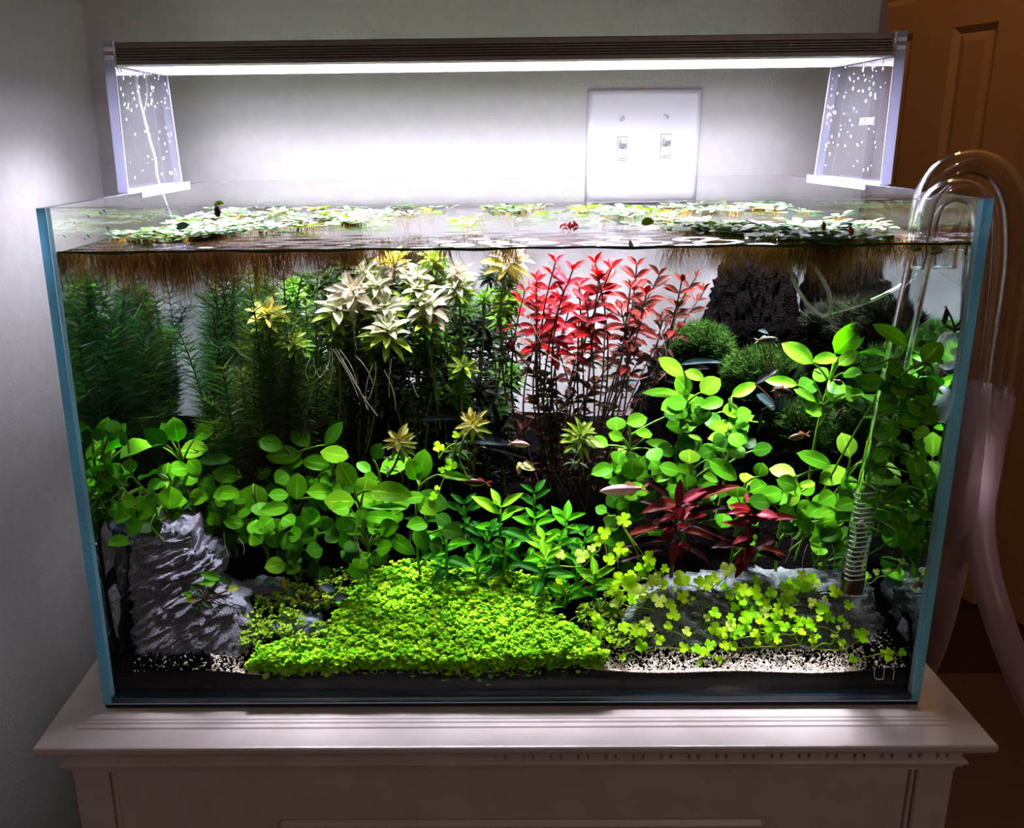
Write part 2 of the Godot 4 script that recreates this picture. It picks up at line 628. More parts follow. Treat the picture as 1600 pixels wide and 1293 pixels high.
func stand() -> void:
	var white := mat("white_lacquer", Color(0.69, 0.66, 0.64), 0.34)
	grainy(white, 4.0, noise_tex(0.02, 4, Color(0.93, 0.92, 0.9), Color(1, 1, 1), 256, false, 4, 5), noise_tex(0.03, 3, Color.BLACK, Color.WHITE, 256, false, 4, 6), 0.015)
	var t := thing("aquarium_stand", Vector3(0, FLOOR, -0.17), "white painted cabinet stand with a moulded top carrying the planted fish tank", "cabinet")
	var m := MB.new()
	var yt := -0.0035
	m.quad(Vector3(-0.3, yt, -0.388), Vector3(0.3, yt, -0.388), Vector3(0.3, yt, 0.006), Vector3(-0.3, yt, 0.006))
	sweep(m, [Vector2(0.0355, yt), Vector2(0.029, yt), Vector2(0.028, yt - 0.0007), Vector2(0.026, yt - 0.0008), Vector2(0.025, yt - 0.0017), Vector2(0.0215, yt - 0.0018), Vector2(0.0205, yt - 0.0028),
		Vector2(0.002, yt - 0.003), Vector2(0.0006, yt - 0.0034), Vector2(0.0, yt - 0.0045), Vector2(0.0, yt - 0.0075), Vector2(0.0008, yt - 0.0095), Vector2(0.002, yt - 0.0103), Vector2(0.022, yt - 0.0104)])
	part(t, "top_board", m.mesh(), white)
	var c := MB.new()
	var cove := [Vector2(0.004, -0.0138), Vector2(0.004, -0.0158), Vector2(0.007, -0.0166)]
	for k in 7:
		var a := PI / 2 * k / 6
		cove.append(Vector2(0.0075 + 0.0075 * sin(a), -0.0170 - 0.0105 * (1 - cos(a))))
	cove.append_array([Vector2(0.0125, -0.0285), Vector2(0.0112, -0.0298), Vector2(0.0115, -0.0315), Vector2(0.0135, -0.0325), Vector2(0.0140, -0.0350), Vector2(0.0165, -0.0360), Vector2(0.0168, -0.0395)])
	sweep(c, cove)
	part(t, "crown_moulding", c.mesh(), white)
	var fl := MB.new()       # slender upright ribs in pairs along the hollow of the moulding
	fl.tube(PackedVector3Array([Vector3(0, 0.0052, -0.0012), Vector3(0, 0.002, 0.0005), Vector3(0, -0.002, 0.0), Vector3(0, -0.0045, -0.0012)]), 0.0007, 0.0007, 5, true)
	var rib := fl.mesh()
	var x := -0.01
	while x < 0.312:
		for dx in [0.0, 0.0068]:
			part(t, "moulding_rib", rib, white, Transform3D(Basis(), Vector3(x + dx, -0.0225, SZ - 0.0130)))
		x += 0.0196
	# carcass with a framed front
	var yb := FLOOR
	var bx := SX - 0.017
	var bz := SZ - 0.017
	var body := MB.new()
	body.rbox(Vector3(-bx, yb, -0.388), Vector3(bx, -0.0355, bz - 0.004), 0.001)
	part(t, "body", body.mesh(), white)
	var stiles := MB.new()
	stiles.rbox(Vector3(-bx, yb, bz - 0.008), Vector3(-bx + 0.026, -0.036, bz), 0.0012)
	part(t, "stile", stiles.mesh(), white)
	var st2 := MB.new()
	st2.rbox(Vector3(bx - 0.026, yb, bz - 0.008), Vector3(bx, -0.036, bz), 0.0012)
	part(t, "stile", st2.mesh(), white)
	for s in [-1.0, 1.0]:
		var bead := MB.new()
		bead.tube(PackedVector3Array([Vector3(s * (bx - 0.0285), -0.04, bz - 0.0035), Vector3(s * (bx - 0.0285), yb, bz - 0.0035)]), 0.002, 0.002, 8)
		part(t, "bead", bead.mesh(), white)
	var pn := MB.new()
	pn.rbox(Vector3(-0.172, -0.42, bz - 0.006), Vector3(0.187, -0.084, bz + 0.001), 0.003)
	part(t, "door_panel", pn.mesh(), white)
	var base := MB.new()
	base.rbox(Vector3(-bx - 0.008, yb, -0.385), Vector3(bx + 0.008, yb + 0.08, bz + 0.008), 0.004)
	part(t, "plinth", base.mesh(), white)
	whole("foam_mat", slab_box(Vector3(-0.2995, -0.0034, -0.3595), Vector3(0.2995, -0.0002, -0.0005)), mat("black_foam", Color(0.012, 0.013, 0.016), 0.8), "thin black foam mat under the glass tank", "mat")

# ---------------------------------------------------------------- the glass tank
const TX := 0.3
const TH := 0.3608
const TD := 0.36
const GT := 0.006

func pane_faces(lo: Vector3, hi: Vector3) -> MB:
	var m := MB.new()
	m.rbox(lo, hi, 0.0004)
	return m

func tank() -> void:
	var clear := glass("clear_glass", Color(0.86, 0.93, 0.95, 0.0))
	var lowiron := glass("low_reflection_glass", Color(0.9, 0.94, 0.95, 0.0))
	lowiron.metallic_specular = 0.27
	var rimm := mat("glass_rim", Color(0.30, 0.32, 0.38), 0.15)
	var cut := mat("cut_glass_edge", Color(0.42, 0.74, 0.84), 0.25)      # the bluish ground edge of the panes
	cut.backlight_enabled = true
	cut.backlight = Color(0.5, 0.85, 1.0)
	var joint := mat("bonded_joint", Color(0.45, 0.68, 0.74), 0.3)
	joint.backlight_enabled = true
	joint.backlight = Color(0.65, 0.92, 1.0)
	var base_edge := mat("glass_base_edge", Color(0.05, 0.16, 0.21), 0.08)
	var t := thing("aquarium", Vector3(0, 0, -0.18), "rimless rectangular glass fish tank with bluish glass edges, full of plants", "aquarium")
	# front and back panes stand between the side panes; large faces are single sheets of clear glass with the pane's thickness between them
	for z in [[-GT, 0.0, "front_pane"], [-TD, -TD + GT, "back_pane"]]:
		var m := MB.new()
		var xs := TX - GT
		m.quad(Vector3(-xs, TH, z[1]), Vector3(xs, TH, z[1]), Vector3(xs, GT, z[1]), Vector3(-xs, GT, z[1]))
		m.quad(Vector3(xs, TH, z[0]), Vector3(-xs, TH, z[0]), Vector3(-xs, GT, z[0]), Vector3(xs, GT, z[0]))
		var p := part(t, z[2], m.mesh(), lowiron if z[0] > -0.1 else clear)
		var rim := MB.new()
		rim.quad(Vector3(-xs, TH, z[0]), Vector3(xs, TH, z[0]), Vector3(xs, TH, z[1]), Vector3(-xs, TH, z[1]))
		part(p, "top_edge", rim.mesh(), rimm)
	var wet := mat("submerged_glass", Color(0.70, 0.78, 0.78), 0.04, 1.0)     # seen through the front, the wet side glass reflects like a mirror (total reflection)
	for s in [-1.0, 1.0]:
		var m := MB.new()
		var x0: float = s * TX
		var x1: float = s * (TX - GT)
		m.quad(Vector3(x0, TH, 0), Vector3(x0, TH, -TD), Vector3(x0, GT, -TD), Vector3(x0, GT, 0))
		m.quad(Vector3(x1, TH, 0), Vector3(x1, TH, -TD), Vector3(x1, WATER, -TD), Vector3(x1, WATER, 0))
		var p := part(t, "side_pane", m.mesh(), clear)
		var w := MB.new()
		w.quad(Vector3(x1 - s * 0.0004, WATER, -GT), Vector3(x1 - s * 0.0004, WATER, -TD + GT), Vector3(x1 - s * 0.0004, GT, -TD + GT), Vector3(x1 - s * 0.0004, GT, -GT))
		part(p, "submerged_face", w.mesh(), wet)
		var e := MB.new()
		var a := minf(x0, x1)
		var b := maxf(x0, x1) 
		e.quad(Vector3(a, TH, 0), Vector3(b, TH, 0), Vector3(b, 0, 0), Vector3(a, 0, 0))
		part(p, "front_edge", e.mesh(), cut)
		var seam := MB.new()      # the bonded joint where the front pane butts against the side pane
		seam.quad(Vector3(x1 - s * 0.0003, TH, 0), Vector3(x1 - s * 0.0003, TH, -GT), Vector3(x1 - s * 0.0003, 0, -GT), Vector3(x1 - s * 0.0003, 0, 0))
		part(p, "seam", seam.mesh(), joint)
		var rim := MB.new()
		rim.quad(Vector3(a, TH, -TD), Vector3(b, TH, -TD), Vector3(b, TH, 0), Vector3(a, TH, 0))
		part(p, "top_edge", rim.mesh(), rimm)
		var sc := MB.new()     # clear silicone seam along the front corner, with faint diagonal marks
		for k in 46:
			var y := 0.008 + k * 0.0032 * (1 + k * 0.016)
			if y > TH - 0.01:
				break
			sc.tube(PackedVector3Array([Vector3(a + 0.0003, y + (0.003 if s < 0 else 0.0), 0.0002), Vector3(b - 0.0003, y + (0.0 if s < 0 else 0.003), 0.0002)]), 0.00014, 0.00014, 4)
		part(p, "edge_mark", sc.mesh(), mat("pale_glass_mark", Color(0.6, 0.85, 0.9), 0.3)).set_meta("kind", "stuff")
	var bm := MB.new()
	bm.rbox(Vector3(-TX + GT, 0.0, -TD), Vector3(TX - GT, GT, 0.0), 0.0007)
	var bp := part(t, "bottom_pane", bm.mesh(), base_edge)
	var bright := MB.new()  # pale rod: the glass edge's highlight put into its colour
	bright.tube(PackedVector3Array([Vector3(-TX + GT, 0.0009, 0.0001), Vector3(TX - GT, 0.0009, 0.0001)]), 0.0005, 0.0005, 6)
	part(bp, "polished_edge", bright.mesh(), mat("edge_highlight", Color(0.62, 0.80, 0.95), 0.15))
	# etched emblem in the lower corner: a u and an n drawn as one line, small letters under it
	var etch := mat("etched_white", Color(0.62, 0.64, 0.68), 0.6)
	var em := MB.new()
	var pts := [at(1367.3, 1041.5, 0.0006), at(1365.8, 1055, 0.0006), at(1367.5, 1059, 0.0006), at(1371, 1061, 0.0006), at(1380, 1060.6, 0.0006), at(1382.2, 1042, 0.0006), at(1391, 1041.8, 0.0006), at(1395.5, 1044, 0.0006), at(1397.3, 1048, 0.0006), at(1395.5, 1061, 0.0006)]
	for k in pts.size() - 1:
		em.tube(PackedVector3Array([pts[k], pts[k + 1]]), 0.00030, 0.00030, 6, true)
	part(t, "emblem", em.mesh(), etch)
	var fm := MB.new()     # seven faint marks under it, too worn to read
	for k in 7:
		var q := at(1364.3 + k * 5.1, 1066, 0.0005)
		fm.tube(PackedVector3Array([q + Vector3(0, 0.0006, 0), q - Vector3(0, 0.0006, 0)]), 0.00035, 0.00035, 5, true)
	part(t, "faint_mark", fm.mesh(), mat("faint_etching", Color(0.20, 0.20, 0.22), 0.7))
	for k in 16:     # dried drops and specks on the panes
		var sp := MB.new()
		var c: Vector3 = [at(r(90, 170), r(330, 375), -GT - 0.0004), at(r(1380, 1520), r(325, 380), -GT - 0.0004)][k % 2]
		var rr := r(0.0004, 0.0011)
		sp.tube(PackedVector3Array([c + Vector3(-rr, rr, 0), c, c + Vector3(rr * 0.4, -rr, 0)]), rr * 0.5, rr * 0.3, 5, true)
		part(t, "speck", sp.mesh(), mat("dried_speck", Color(0.22, 0.18, 0.2), 0.6))
	water()

func sys_font(bold: bool) -> SystemFont:
	var f := SystemFont.new()
	f.font_names = PackedStringArray(["Droid Sans"])
	if bold:
		f.font_weight = 700
	return f

func wave(x: float, z: float) -> float:
	var n := 0.0006 * sin(x * 60 + z * 210 + 2 * sin(x * 23)) + 0.0005 * sin(x * 110 - z * 300 + 1.7) + 0.0004 * sin(z * 520 + x * 37)
	var calm := smoothstep(-0.14, -0.03, z) * (0.32 + 0.65 * smoothstep(-0.12, 0.06, x))
	return n * (0.25 + calm) + 0.0025 * exp(-(0.0 - z - 0.0066) / 0.0015)

func water() -> void:
	var m := MB.new()
	var rows := []
	var zs := []
	var z := -0.0066
	while z > -0.3535:
		zs.append(z)
		z -= 0.0007 if z > -0.012 else 0.0025
	zs.append(-0.3535)
	zs.reverse()
	zs.reverse()
	for k in zs.size():
		var row := PackedVector3Array()
		for q in 181:
			var x := -0.2935 + 0.587 * q / 180.0
			row.append(Vector3(x, WATER + wave(x, zs[k]), zs[k]))
		rows.append(row)
	m.grid(rows)
	var surf := glass("water_surface", Color(0.80, 0.85, 0.86, 0.0), 0.0)
	var t := thing("water", Vector3(0, WATER, -0.18), "rippled water surface filling the glass tank to below the rim", "water")
	part(t, "surface", m.mesh(), surf)
	var men := MB.new()      # waterline strip; the dark band of refraction is put into its colour
	var top := PackedVector3Array()
	var low := PackedVector3Array()
	for q in 121:
		var x := -0.2935 + 0.587 * q / 120.0
		var wob := 0.0004 * sin(x * 55) + 0.0003 * sin(x * 131 + 1)
		top.append(Vector3(x, WATER + 0.0008 + wob * 0.5, -0.0066))
		low.append(Vector3(x, WATER - 0.0009 + wob, -0.0068))
	men.grid([low, top])
	part(t, "meniscus", men.mesh(), mat("refraction_band", Color(0.12, 0.24, 0.07), 0.2))

# ---------------------------------------------------------------- the lamp over the tank
func lamp() -> void:
	var t := thing("aquarium_lamp", Vector3(0, TH, -0.222), "slim dark ribbed LED lamp bar on clear acrylic legs above the tank", "lamp")
	var alu := mat("anodised_aluminium", Color(0.42, 0.38, 0.37), 0.4, 0.2)
	var zf := -0.163
	var zb := -0.281
	var y0 := 0.4575
	var y1 := 0.4745
	# ribbed front face as an extruded profile
	var prof := [Vector2(zf - 0.012, y0), Vector2(zf - 0.003, y0 - 0.0008), Vector2(zf, y0 + 0.0005), Vector2(zf, y0 + 0.0036)]
	for k in 5:
		var y := y0 + 0.0036 + k * 0.0020
		prof.append_array([Vector2(zf - 0.0022, y + 0.0002), Vector2(zf - 0.0022, y + 0.0008), Vector2(zf, y + 0.0010), Vector2(zf, y + 0.0020)])
	prof.append_array([Vector2(zf, y1 - 0.0006), Vector2(zf - 0.0008, y1), Vector2(zb, y1), Vector2(zb, y0), Vector2(zb + 0.012, y0)])
	var m := MB.new()
	for k in prof.size() - 1:
		var a: Vector2 = prof[k]
		var b: Vector2 = prof[k + 1]
		m.quad(Vector3(-0.3, b.y, b.x), Vector3(0.3, b.y, b.x), Vector3(0.3, a.y, a.x), Vector3(-0.3, a.y, a.x))
	part(t, "housing", m.mesh(), alu)
	var glow := mat("led_diffuser", Color(0.95, 0.95, 1.0), 0.4)
	glow.emission_enabled = true
	glow.emission = Color(0.96, 0.96, 1.0)
	glow.emission_energy_multiplier = 2.2
	var d := MB.new()
	d.rbox(Vector3(-0.289, y0 + 0.0085, zb + 0.0125), Vector3(0.289, y0 + 0.0105, zf - 0.0125), 0.0004)
	part(t, "diffuser", d.mesh(), glow)
	# white inner lips round the recessed diffuser
	var lips := mat("white_reflector", Color(0.95, 0.95, 0.97), 0.5)
	for q in [[-0.299, zb + 0.0105, 0.299, zb + 0.0120, "reflector"], [-0.299, zf - 0.0120, 0.299, zf - 0.0105, "reflector"], [-0.2995, zb + 0.0105, -0.2955, zf - 0.0105, "end_cap"], [0.2955, zb + 0.0105, 0.2995, zf - 0.0105, "end_cap"]]:
		var lm := MB.new()
		lm.rbox(Vector3(q[0], y0 - 0.0002, q[1]), Vector3(q[2], y0 + 0.0115, q[3]), 0.0003)
		part(t, q[4], lm.mesh(), lips)
	# acrylic legs with bright cut edges, notches that sit on the rim, and dried drops
	var acr := glass("clear_acrylic", Color(0.9, 0.9, 0.97, 0.012), 0.0)
	var edge := mat("acrylic_edge", Color(0.46, 0.46, 0.52), 0.2)
	edge.backlight_enabled = true
	edge.backlight = Color(0.44, 0.44, 0.52)
	var white := mat("bright_acrylic", Color(0.92, 0.91, 0.98), 0.3)
	white.backlight_enabled = true
	white.backlight = Color(0.5, 0.5, 0.55)
	for s in [-1.0, 1.0]:
		var xi: float = s * 0.3005
		var xo: float = s * 0.3085
		var g := MB.new()
		g.quad(Vector3(xi, 0.4755, zf + 0.002), Vector3(xi, 0.4755, zb - 0.001), Vector3(xi, 0.3615, zb - 0.022), Vector3(xi, 0.3615, zf + 0.003))
		g.quad(Vector3(xo, 0.4755, zf + 0.002), Vector3(xo, 0.4755, zb - 0.001), Vector3(xo, 0.3615, zb - 0.022), Vector3(xo, 0.3615, zf + 0.003))
		var leg := part(t, "leg", g.mesh(), acr)
		var e := MB.new()
		var a := minf(xi, xo)
		var b := maxf(xi, xo)
		e.quad(Vector3(a, 0.4755, zf + 0.002), Vector3(b, 0.4755, zf + 0.002), Vector3(b, 0.3615, zf + 0.003), Vector3(a, 0.3615, zf + 0.003))
		e.quad(Vector3(b, 0.4755, zb - 0.001), Vector3(a, 0.4755, zb - 0.001), Vector3(a, 0.3615, zb - 0.022), Vector3(b, 0.3615, zb - 0.022))
		e.quad(Vector3(a, 0.4755, zb - 0.001), Vector3(b, 0.4755, zb - 0.001), Vector3(b, 0.4755, zf + 0.002), Vector3(a, 0.4755, zf + 0.002))
		part(leg, "polished_edge", e.mesh(), edge)
		for zz in [zf + 0.0033, zb - 0.0195]:
			var fin := MB.new()
			fin.tube(PackedVector3Array([Vector3(s * 0.3003, 0.362, zz), Vector3(s * 0.3003, 0.4755 if zz < -0.2 else 0.455, zz - 0.0012 if zz > -0.2 else zb - 0.002)]), 0.0004, 0.0004, 5)
			part(leg, "bright_corner", fin.mesh(), white)
		var foot := MB.new()
		foot.rbox(Vector3(minf(s * 0.2925, s * 0.2940), 0.3565, zb - 0.018), Vector3(maxf(s * 0.2925, s * 0.2940), 0.3635, zf - 0.008), 0.0004)
		foot.rbox(Vector3(a, 0.3605, zb - 0.02), Vector3(b, 0.3625, zf), 0.0004)
		part(leg, "foot", foot.mesh(), white)
		var pegs := MB.new()
		for y in [0.4695, 0.4635]:
			pegs.rbox(Vector3(a + 0.0008, y - 0.0016, zf + 0.0005), Vector3(b - 0.0004, y + 0.0016, zf + 0.0028), 0.0005)
		part(leg, "screw", pegs.mesh(), white)
		var spots := []
		for k in 95:
			var y := 0.458 - 0.088 * pow(rng.randf(), 1.5)
			var z := r(zb - 0.005, zf - 0.004)
			var rr := r(0.0003, 0.0009)
			spots.append(Transform3D(Basis().scaled(Vector3(rr * 0.5, rr * r(1.0, 2.2), rr)), Vector3(xi - s * 0.0003, y, z)))
		var sph := SphereMesh.new()
		sph.radius = 1.0
		sph.height = 2.0
		sph.radial_segments = 8
		sph.rings = 4
		scatter(leg, "dried_drop", sph, white, spots)
		if s < 0:      # lamp cable seen through the left leg
			var cab := MB.new()
			cab.tube(smooth_path([Vector3(-0.298, 0.4665, -0.279), at(216, 116, -0.288), at(217, 150, -0.289), at(224, 180, -0.29), at(233, 215, -0.291), at(243, 250, -0.292), at(248, 285, -0.292), Vector3(-0.312, 0.30, -0.31), Vector3(-0.310, 0.15, -0.34), Vector3(-0.308, 0.0, -0.37)], 5), 0.0015, 0.0010, 7)
			cab.tube(smooth_path([Vector3(-0.297, 0.4665, -0.279), at(231, 116, -0.288), at(230, 145, -0.289), at(226, 172, -0.29)], 5), 0.0008, 0.0006, 6)
			whole("lamp_cable", cab.mesh(), mat("clear_cable", Color(0.8, 0.8, 0.86), 0.3), "pale thin cable hanging behind the left acrylic lamp leg", "cable")
		else:
			var tm := TextMesh.new()
			tm.text = "TWINSTAR"
			tm.font = sys_font(false)
			tm.font_size = 32
			tm.pixel_size = 0.00016
			tm.depth = 0.0001
			var w := tm.get_aabb().size.x
			var k := 0.0300 / maxf(w, 0.001)
			part(leg, "lettering", tm, mat("white_print", Color(0.62, 0.62, 0.66), 0.7), Transform3D(Basis(Vector3(0, 0, -k), Vector3(0, k * 1.25, 0), Vector3(1, 0, 0)), Vector3(xo + 0.0002, 0.4101, -0.2175)))

# ---------------------------------------------------------------- light switches on the wall
func switch_plate() -> void:
	var plastic := mat("white_plastic", Color(0.63, 0.62, 0.63), 0.35)
	var shade := mat("switch_slot", Color(0.30, 0.29, 0.33), 0.6)
	var c := at(1007, 190, -0.39)
	var t := thing("light_switch", Vector3(0.1535, 0.3885, -0.39), "white double toggle light switch plate on the wall behind the tank", "light switch")
	var m := MB.new()
	var lo := Vector2(0.0953, 0.3325)
	var hi := Vector2(0.2115, 0.4465)
	var rows := [[0.0, 0.0], [0.0003, 0.0022], [0.0022, 0.0046], [0.005, 0.0056]]
	var rings := []
	for q in rows:
		var i: float = q[0]
		var z: float = -0.39 + q[1]
		rings.append(PackedVector3Array([Vector3(lo.x + i, lo.y + i, z), Vector3(hi.x - i, lo.y + i, z), Vector3(hi.x - i, hi.y - i, z), Vector3(lo.x + i, hi.y - i, z)]))
	m.grid(rings, true)
	var e: PackedVector3Array = rings[-1]
	m.quad(e[3], e[2], e[1], e[0])
	part(t, "plate", m.mesh(), plastic)
	var k := 0
	for p in [at(972, 232, -0.384), at(1040, 228, -0.384)]:
		var x: float = p.x
		var y: float = p.y
		var z := -0.3844
		var b := MB.new()
		b.rbox(Vector3(x - 0.0052, y - 0.0122, z - 0.001), Vector3(x + 0.0052, y + 0.0122, z + 0.0002), 0.0003)
		part(t, "switch_slot", b.mesh(), shade)
		var f := MB.new()
		f.rbox(Vector3(x - 0.0046, y - 0.0116, z - 0.001), Vector3(x + 0.0046, y + 0.0116, z + 0.0006), 0.0003)
		part(t, "switch_frame", f.mesh(), plastic)
		var g := MB.new()      # toggle flipped up
		g.rbox(Vector3(-0.0032, -0.0035, 0), Vector3(0.0032, 0.0035, 0.0125), 0.0012)
		part(t, "toggle", g.mesh(), plastic, Transform3D(Basis(Vector3.RIGHT, -0.5), Vector3(x, y + 0.003, z)))
		var sl := MB.new()
		sl.rbox(Vector3(x - 0.003, y - 0.0102, z), Vector3(x + 0.003, y - 0.0094, z + 0.0008), 0.0001)
		part(t, "switch_slot", sl.mesh(), shade)
		var sc := lathe(PackedVector2Array([Vector2(0.0029, 0.0), Vector2(0.0028, 0.0006), Vector2(0.0018, 0.0012), Vector2(0.0001, 0.0014)]), 16)
		var q: Vector3 = [at(972, 185, -0.384), at(1041, 181.5, -0.384)][k]
		var s := part(t, "screw", sc.mesh(), plastic, Transform3D(Basis(Vector3.RIGHT, PI / 2), q))
		var cutm := MB.new()
		cutm.rbox(Vector3(-0.0025, -0.0004, 0.0008), Vector3(0.0025, 0.0004, 0.0016), 0.0001)
		part(s, "screw_slot", cutm.mesh(), shade, Transform3D(Basis(Vector3.BACK, [1.05, -0.6][k]), q))
		k += 1

# ---------------------------------------------------------------- glass pipes and hoses at the right
func pipes() -> void:
	var g := glass("pipe_glass", Color(0.9, 0.93, 0.95, 0.004))
	var solid := mat("blown_glass", Color(0.97, 0.98, 0.98, 0.0), 0.0)
	solid.refraction_enabled = true
	solid.refraction_scale = 0.05
	var g2 := glass("wet_pipe_glass", Color(0.75, 0.85, 0.7, 0.015), 0.0)
	var z := -0.032
	# intake: straight slotted tube in the water, small arch over the rim, straight down outside
	var t := thing("intake_pipe", at(1330, 910, z), "clear glass intake pipe with a slotted foot, standing in the water at the right", "glass pipe")
	var pts := [at(1331, 905, z), at(1352, 790, z), at(1396, 590, z), at(1438, 400, z), at(1447, 345, z), at(1462, 312, z), at(1492, 297, z), at(1522, 305, z), at(1537, 335, z), at(1538, 400, z + 0.003), at(1533, 470, z + 0.006), at(1524, 560, z + 0.008), at(1517, 655, z + 0.008)]
	hollow(t, smooth_path(pts, 7), 0.0082, 0.0063, solid)
	var slots := MB.new()
	var a := at(1331, 903, z)
	var b := at(1349, 762, z)
	var ax := (b - a).normalized()
	var sd := ax.cross(Vector3.BACK).normalized()
	var fw := sd.cross(ax).normalized()
	if fw.z < 0:
		fw = -fw
	for k in 19:
		var p := a.lerp(b, (k + 0.7) / 19.0)
		var arc := PackedVector3Array()
		for q in 7:
			var an := lerpf(-1.1, 0.75, q / 6.0)
			arc.append(p + (sd * -sin(an + 0.3) + fw * cos(an + 0.3)) * 0.0086 + ax * 0.0006 * sin(q * 1.0))
		slots.tube(arc, 0.00055, 0.00055, 5, true)
	part(t, "slot_rim", slots.mesh(), mat("slot_glass", Color(0.72, 0.76, 0.74), 0.1))
	var cap := MB.new()
	cap.tube(PackedVector3Array([at(1330, 922, z), at(1331.5, 912, z), at(1334, 893, z)]), 0.0080, 0.0083, 18, true)
	part(t, "brown_stopper", cap.mesh(), mat("algae_brown_glass", Color(0.23, 0.17, 0.10), 0.2))
	# outflow: wide arch and a lily-shaped horn just under the surface
	var zo := -0.054
	var o := thing("outflow_pipe", at(1440, 400, zo), "clear glass outflow pipe arching high over the right rim, with a horn under the surface", "glass pipe")
	var po := [at(1432, 418, zo), at(1437, 390, zo), at(1442, 345, zo), at(1452, 300, zo), at(1478, 266, zo), at(1520, 253, zo), at(1560, 268, zo), at(1583, 305, zo), at(1590, 360, zo - 0.004), at(1587, 430, zo - 0.010), at(1572, 530, zo - 0.018), at(1556, 640, zo - 0.022)]
	hollow(o, smooth_path(po, 7), 0.0088, 0.0067, solid)
	var horn := MB.new()
	var rows := []
	var c0 := at(1434, 408, zo)
	var c1 := at(1266, 446, zo + 0.02)
	var hx := (c0 - c1).normalized()
	var hs := hx.cross(Vector3.UP).normalized()
	var hu := hs.cross(hx)
	for k in 15:
		var u := k / 14.0
		var rad := lerpf(0.0088, 0.0225, pow(u, 0.75)) if u < 0.93 else 0.0225
		var cc := c0.lerp(c1, u) + Vector3.DOWN * 0.004 * sin(u * PI)
		var row := PackedVector3Array()
		for q in 26:
			var an := TAU * q / 26
			var pt := cc + (hs * cos(an) * 0.85 + hu * sin(an)) * rad
			row.append(Vector3(pt.x, minf(pt.y, WATER - 0.002), pt.z) + hx * -0.008 * sin(an) * u)
		rows.append(row)
	horn.grid(rows, true)
	part(o, "horn", horn.mesh(), g2)
	var lip := MB.new()
	var ring: PackedVector3Array = rows[-1]
	ring.append(ring[0])
	lip.tube(ring, 0.0013, 0.0013, 7)
	part(o, "lip", lip.mesh(), glass("lip_glass", Color(0.80, 0.88, 0.78, 0.6), 0.05))
	# suction cups on the inside of the right pane
	for y in [[1497, 548, 22, "upper"], [1490, 630, 24, "lower"]]:
		var c := Vector3(0.2935, at(y[0], y[1], -0.016).y, -0.016)
		var cup := lathe(PackedVector2Array([Vector2(0.0125, 0.0), Vector2(0.0130, 0.0012), Vector2(0.0118, 0.0026), Vector2(0.007, 0.0042), Vector2(0.0045, 0.007), Vector2(0.0045, 0.012), Vector2(0.0001, 0.0125)]), 24)
		whole("suction_cup", cup.mesh(), glass("soft_clear_rubber", Color(0.85, 0.9, 0.92, 0.35), 0.1), "clear round suction cup on the inside of the right glass, %s of the two" % y[3], "suction cup", "", Transform3D(Basis(Vector3.BACK, PI / 2), c))
	var knob := MB.new()
	knob.tube(PackedVector3Array([at(1538, 492, z + 0.012), at(1552, 494, z + 0.012), at(1566, 492, z + 0.012)]), 0.0052, 0.0042, 14, true)
	part(o, "clip", knob.mesh(), g)
	# hoses pushed over the pipe ends, running down past the tank
	var hose := mat("hazy_vinyl", Color(0.66, 0.56, 0.57, 0.55), 0.35)
	hose.transparency = BaseMaterial3D.TRANSPARENCY_ALPHA
	var h1 := MB.new()
	h1.tube(smooth_path([at(1523, 598, z + 0.008), at(1516, 660, z + 0.008), at(1509, 730, z + 0.004), at(1501, 810, z - 0.01), at(1488, 890, z - 0.04), at(1466, 985, z - 0.09), at(1440, 1060, -0.2)], 6), 0.0103, 0.0103, 18)
	whole("hose", h1.mesh(), hose, "clear hazy hose bending behind the right edge of the tank", "hose", "")
	var h2 := MB.new()
	h2.tube(smooth_path([at(1560, 608, zo - 0.021), at(1553, 660, zo - 0.022), at(1540, 735, zo - 0.01), at(1530, 800, zo + 0.01), at(1537, 880, zo + 0.03), at(1560, 965, zo + 0.05), at(1592, 1050, 0.0), at(1640, 1150, 0.012), at(1700, 1270, 0.02)], 6), 0.0103, 0.0103, 18)
	whole("hose", h2.mesh(), hose, "clear hazy hose sweeping down to the right in front of the dark floor", "hose", "")
	for q in [[at(1520, 602, z + 0.008), at(1516, 690, z + 0.008), "collar of clear plastic joining the intake pipe to its hose"], [at(1559, 618, zo - 0.022), at(1552, 668, zo - 0.022), "small clear plastic collar on the outer pipe behind the tank"]]:
		var cm := MB.new()
		cm.tube(PackedVector3Array([q[0], (q[0] + q[1]) / 2, q[1]]), 0.0116, 0.0116, 18)
		whole("hose_collar", cm.mesh(), glass("collar_plastic", Color(0.8, 0.78, 0.8, 0.16), 0.12), q[2], "collar")
	var air := MB.new()
	var f := FLOOR + 0.004
	air.tube(smooth_path([Vector3(0.80, f, -0.46), Vector3(0.86, f, -0.50), Vector3(0.97, f, -0.60), Vector3(1.1, f, -0.68), Vector3(1.3, f, -0.75)], 6), 0.003, 0.003, 8)
	whole("air_line", air.mesh(), glass("air_line", Color(0.7, 0.68, 0.7, 0.3), 0.08), "thin clear air line lying on the brown carpet by the stand", "tube")

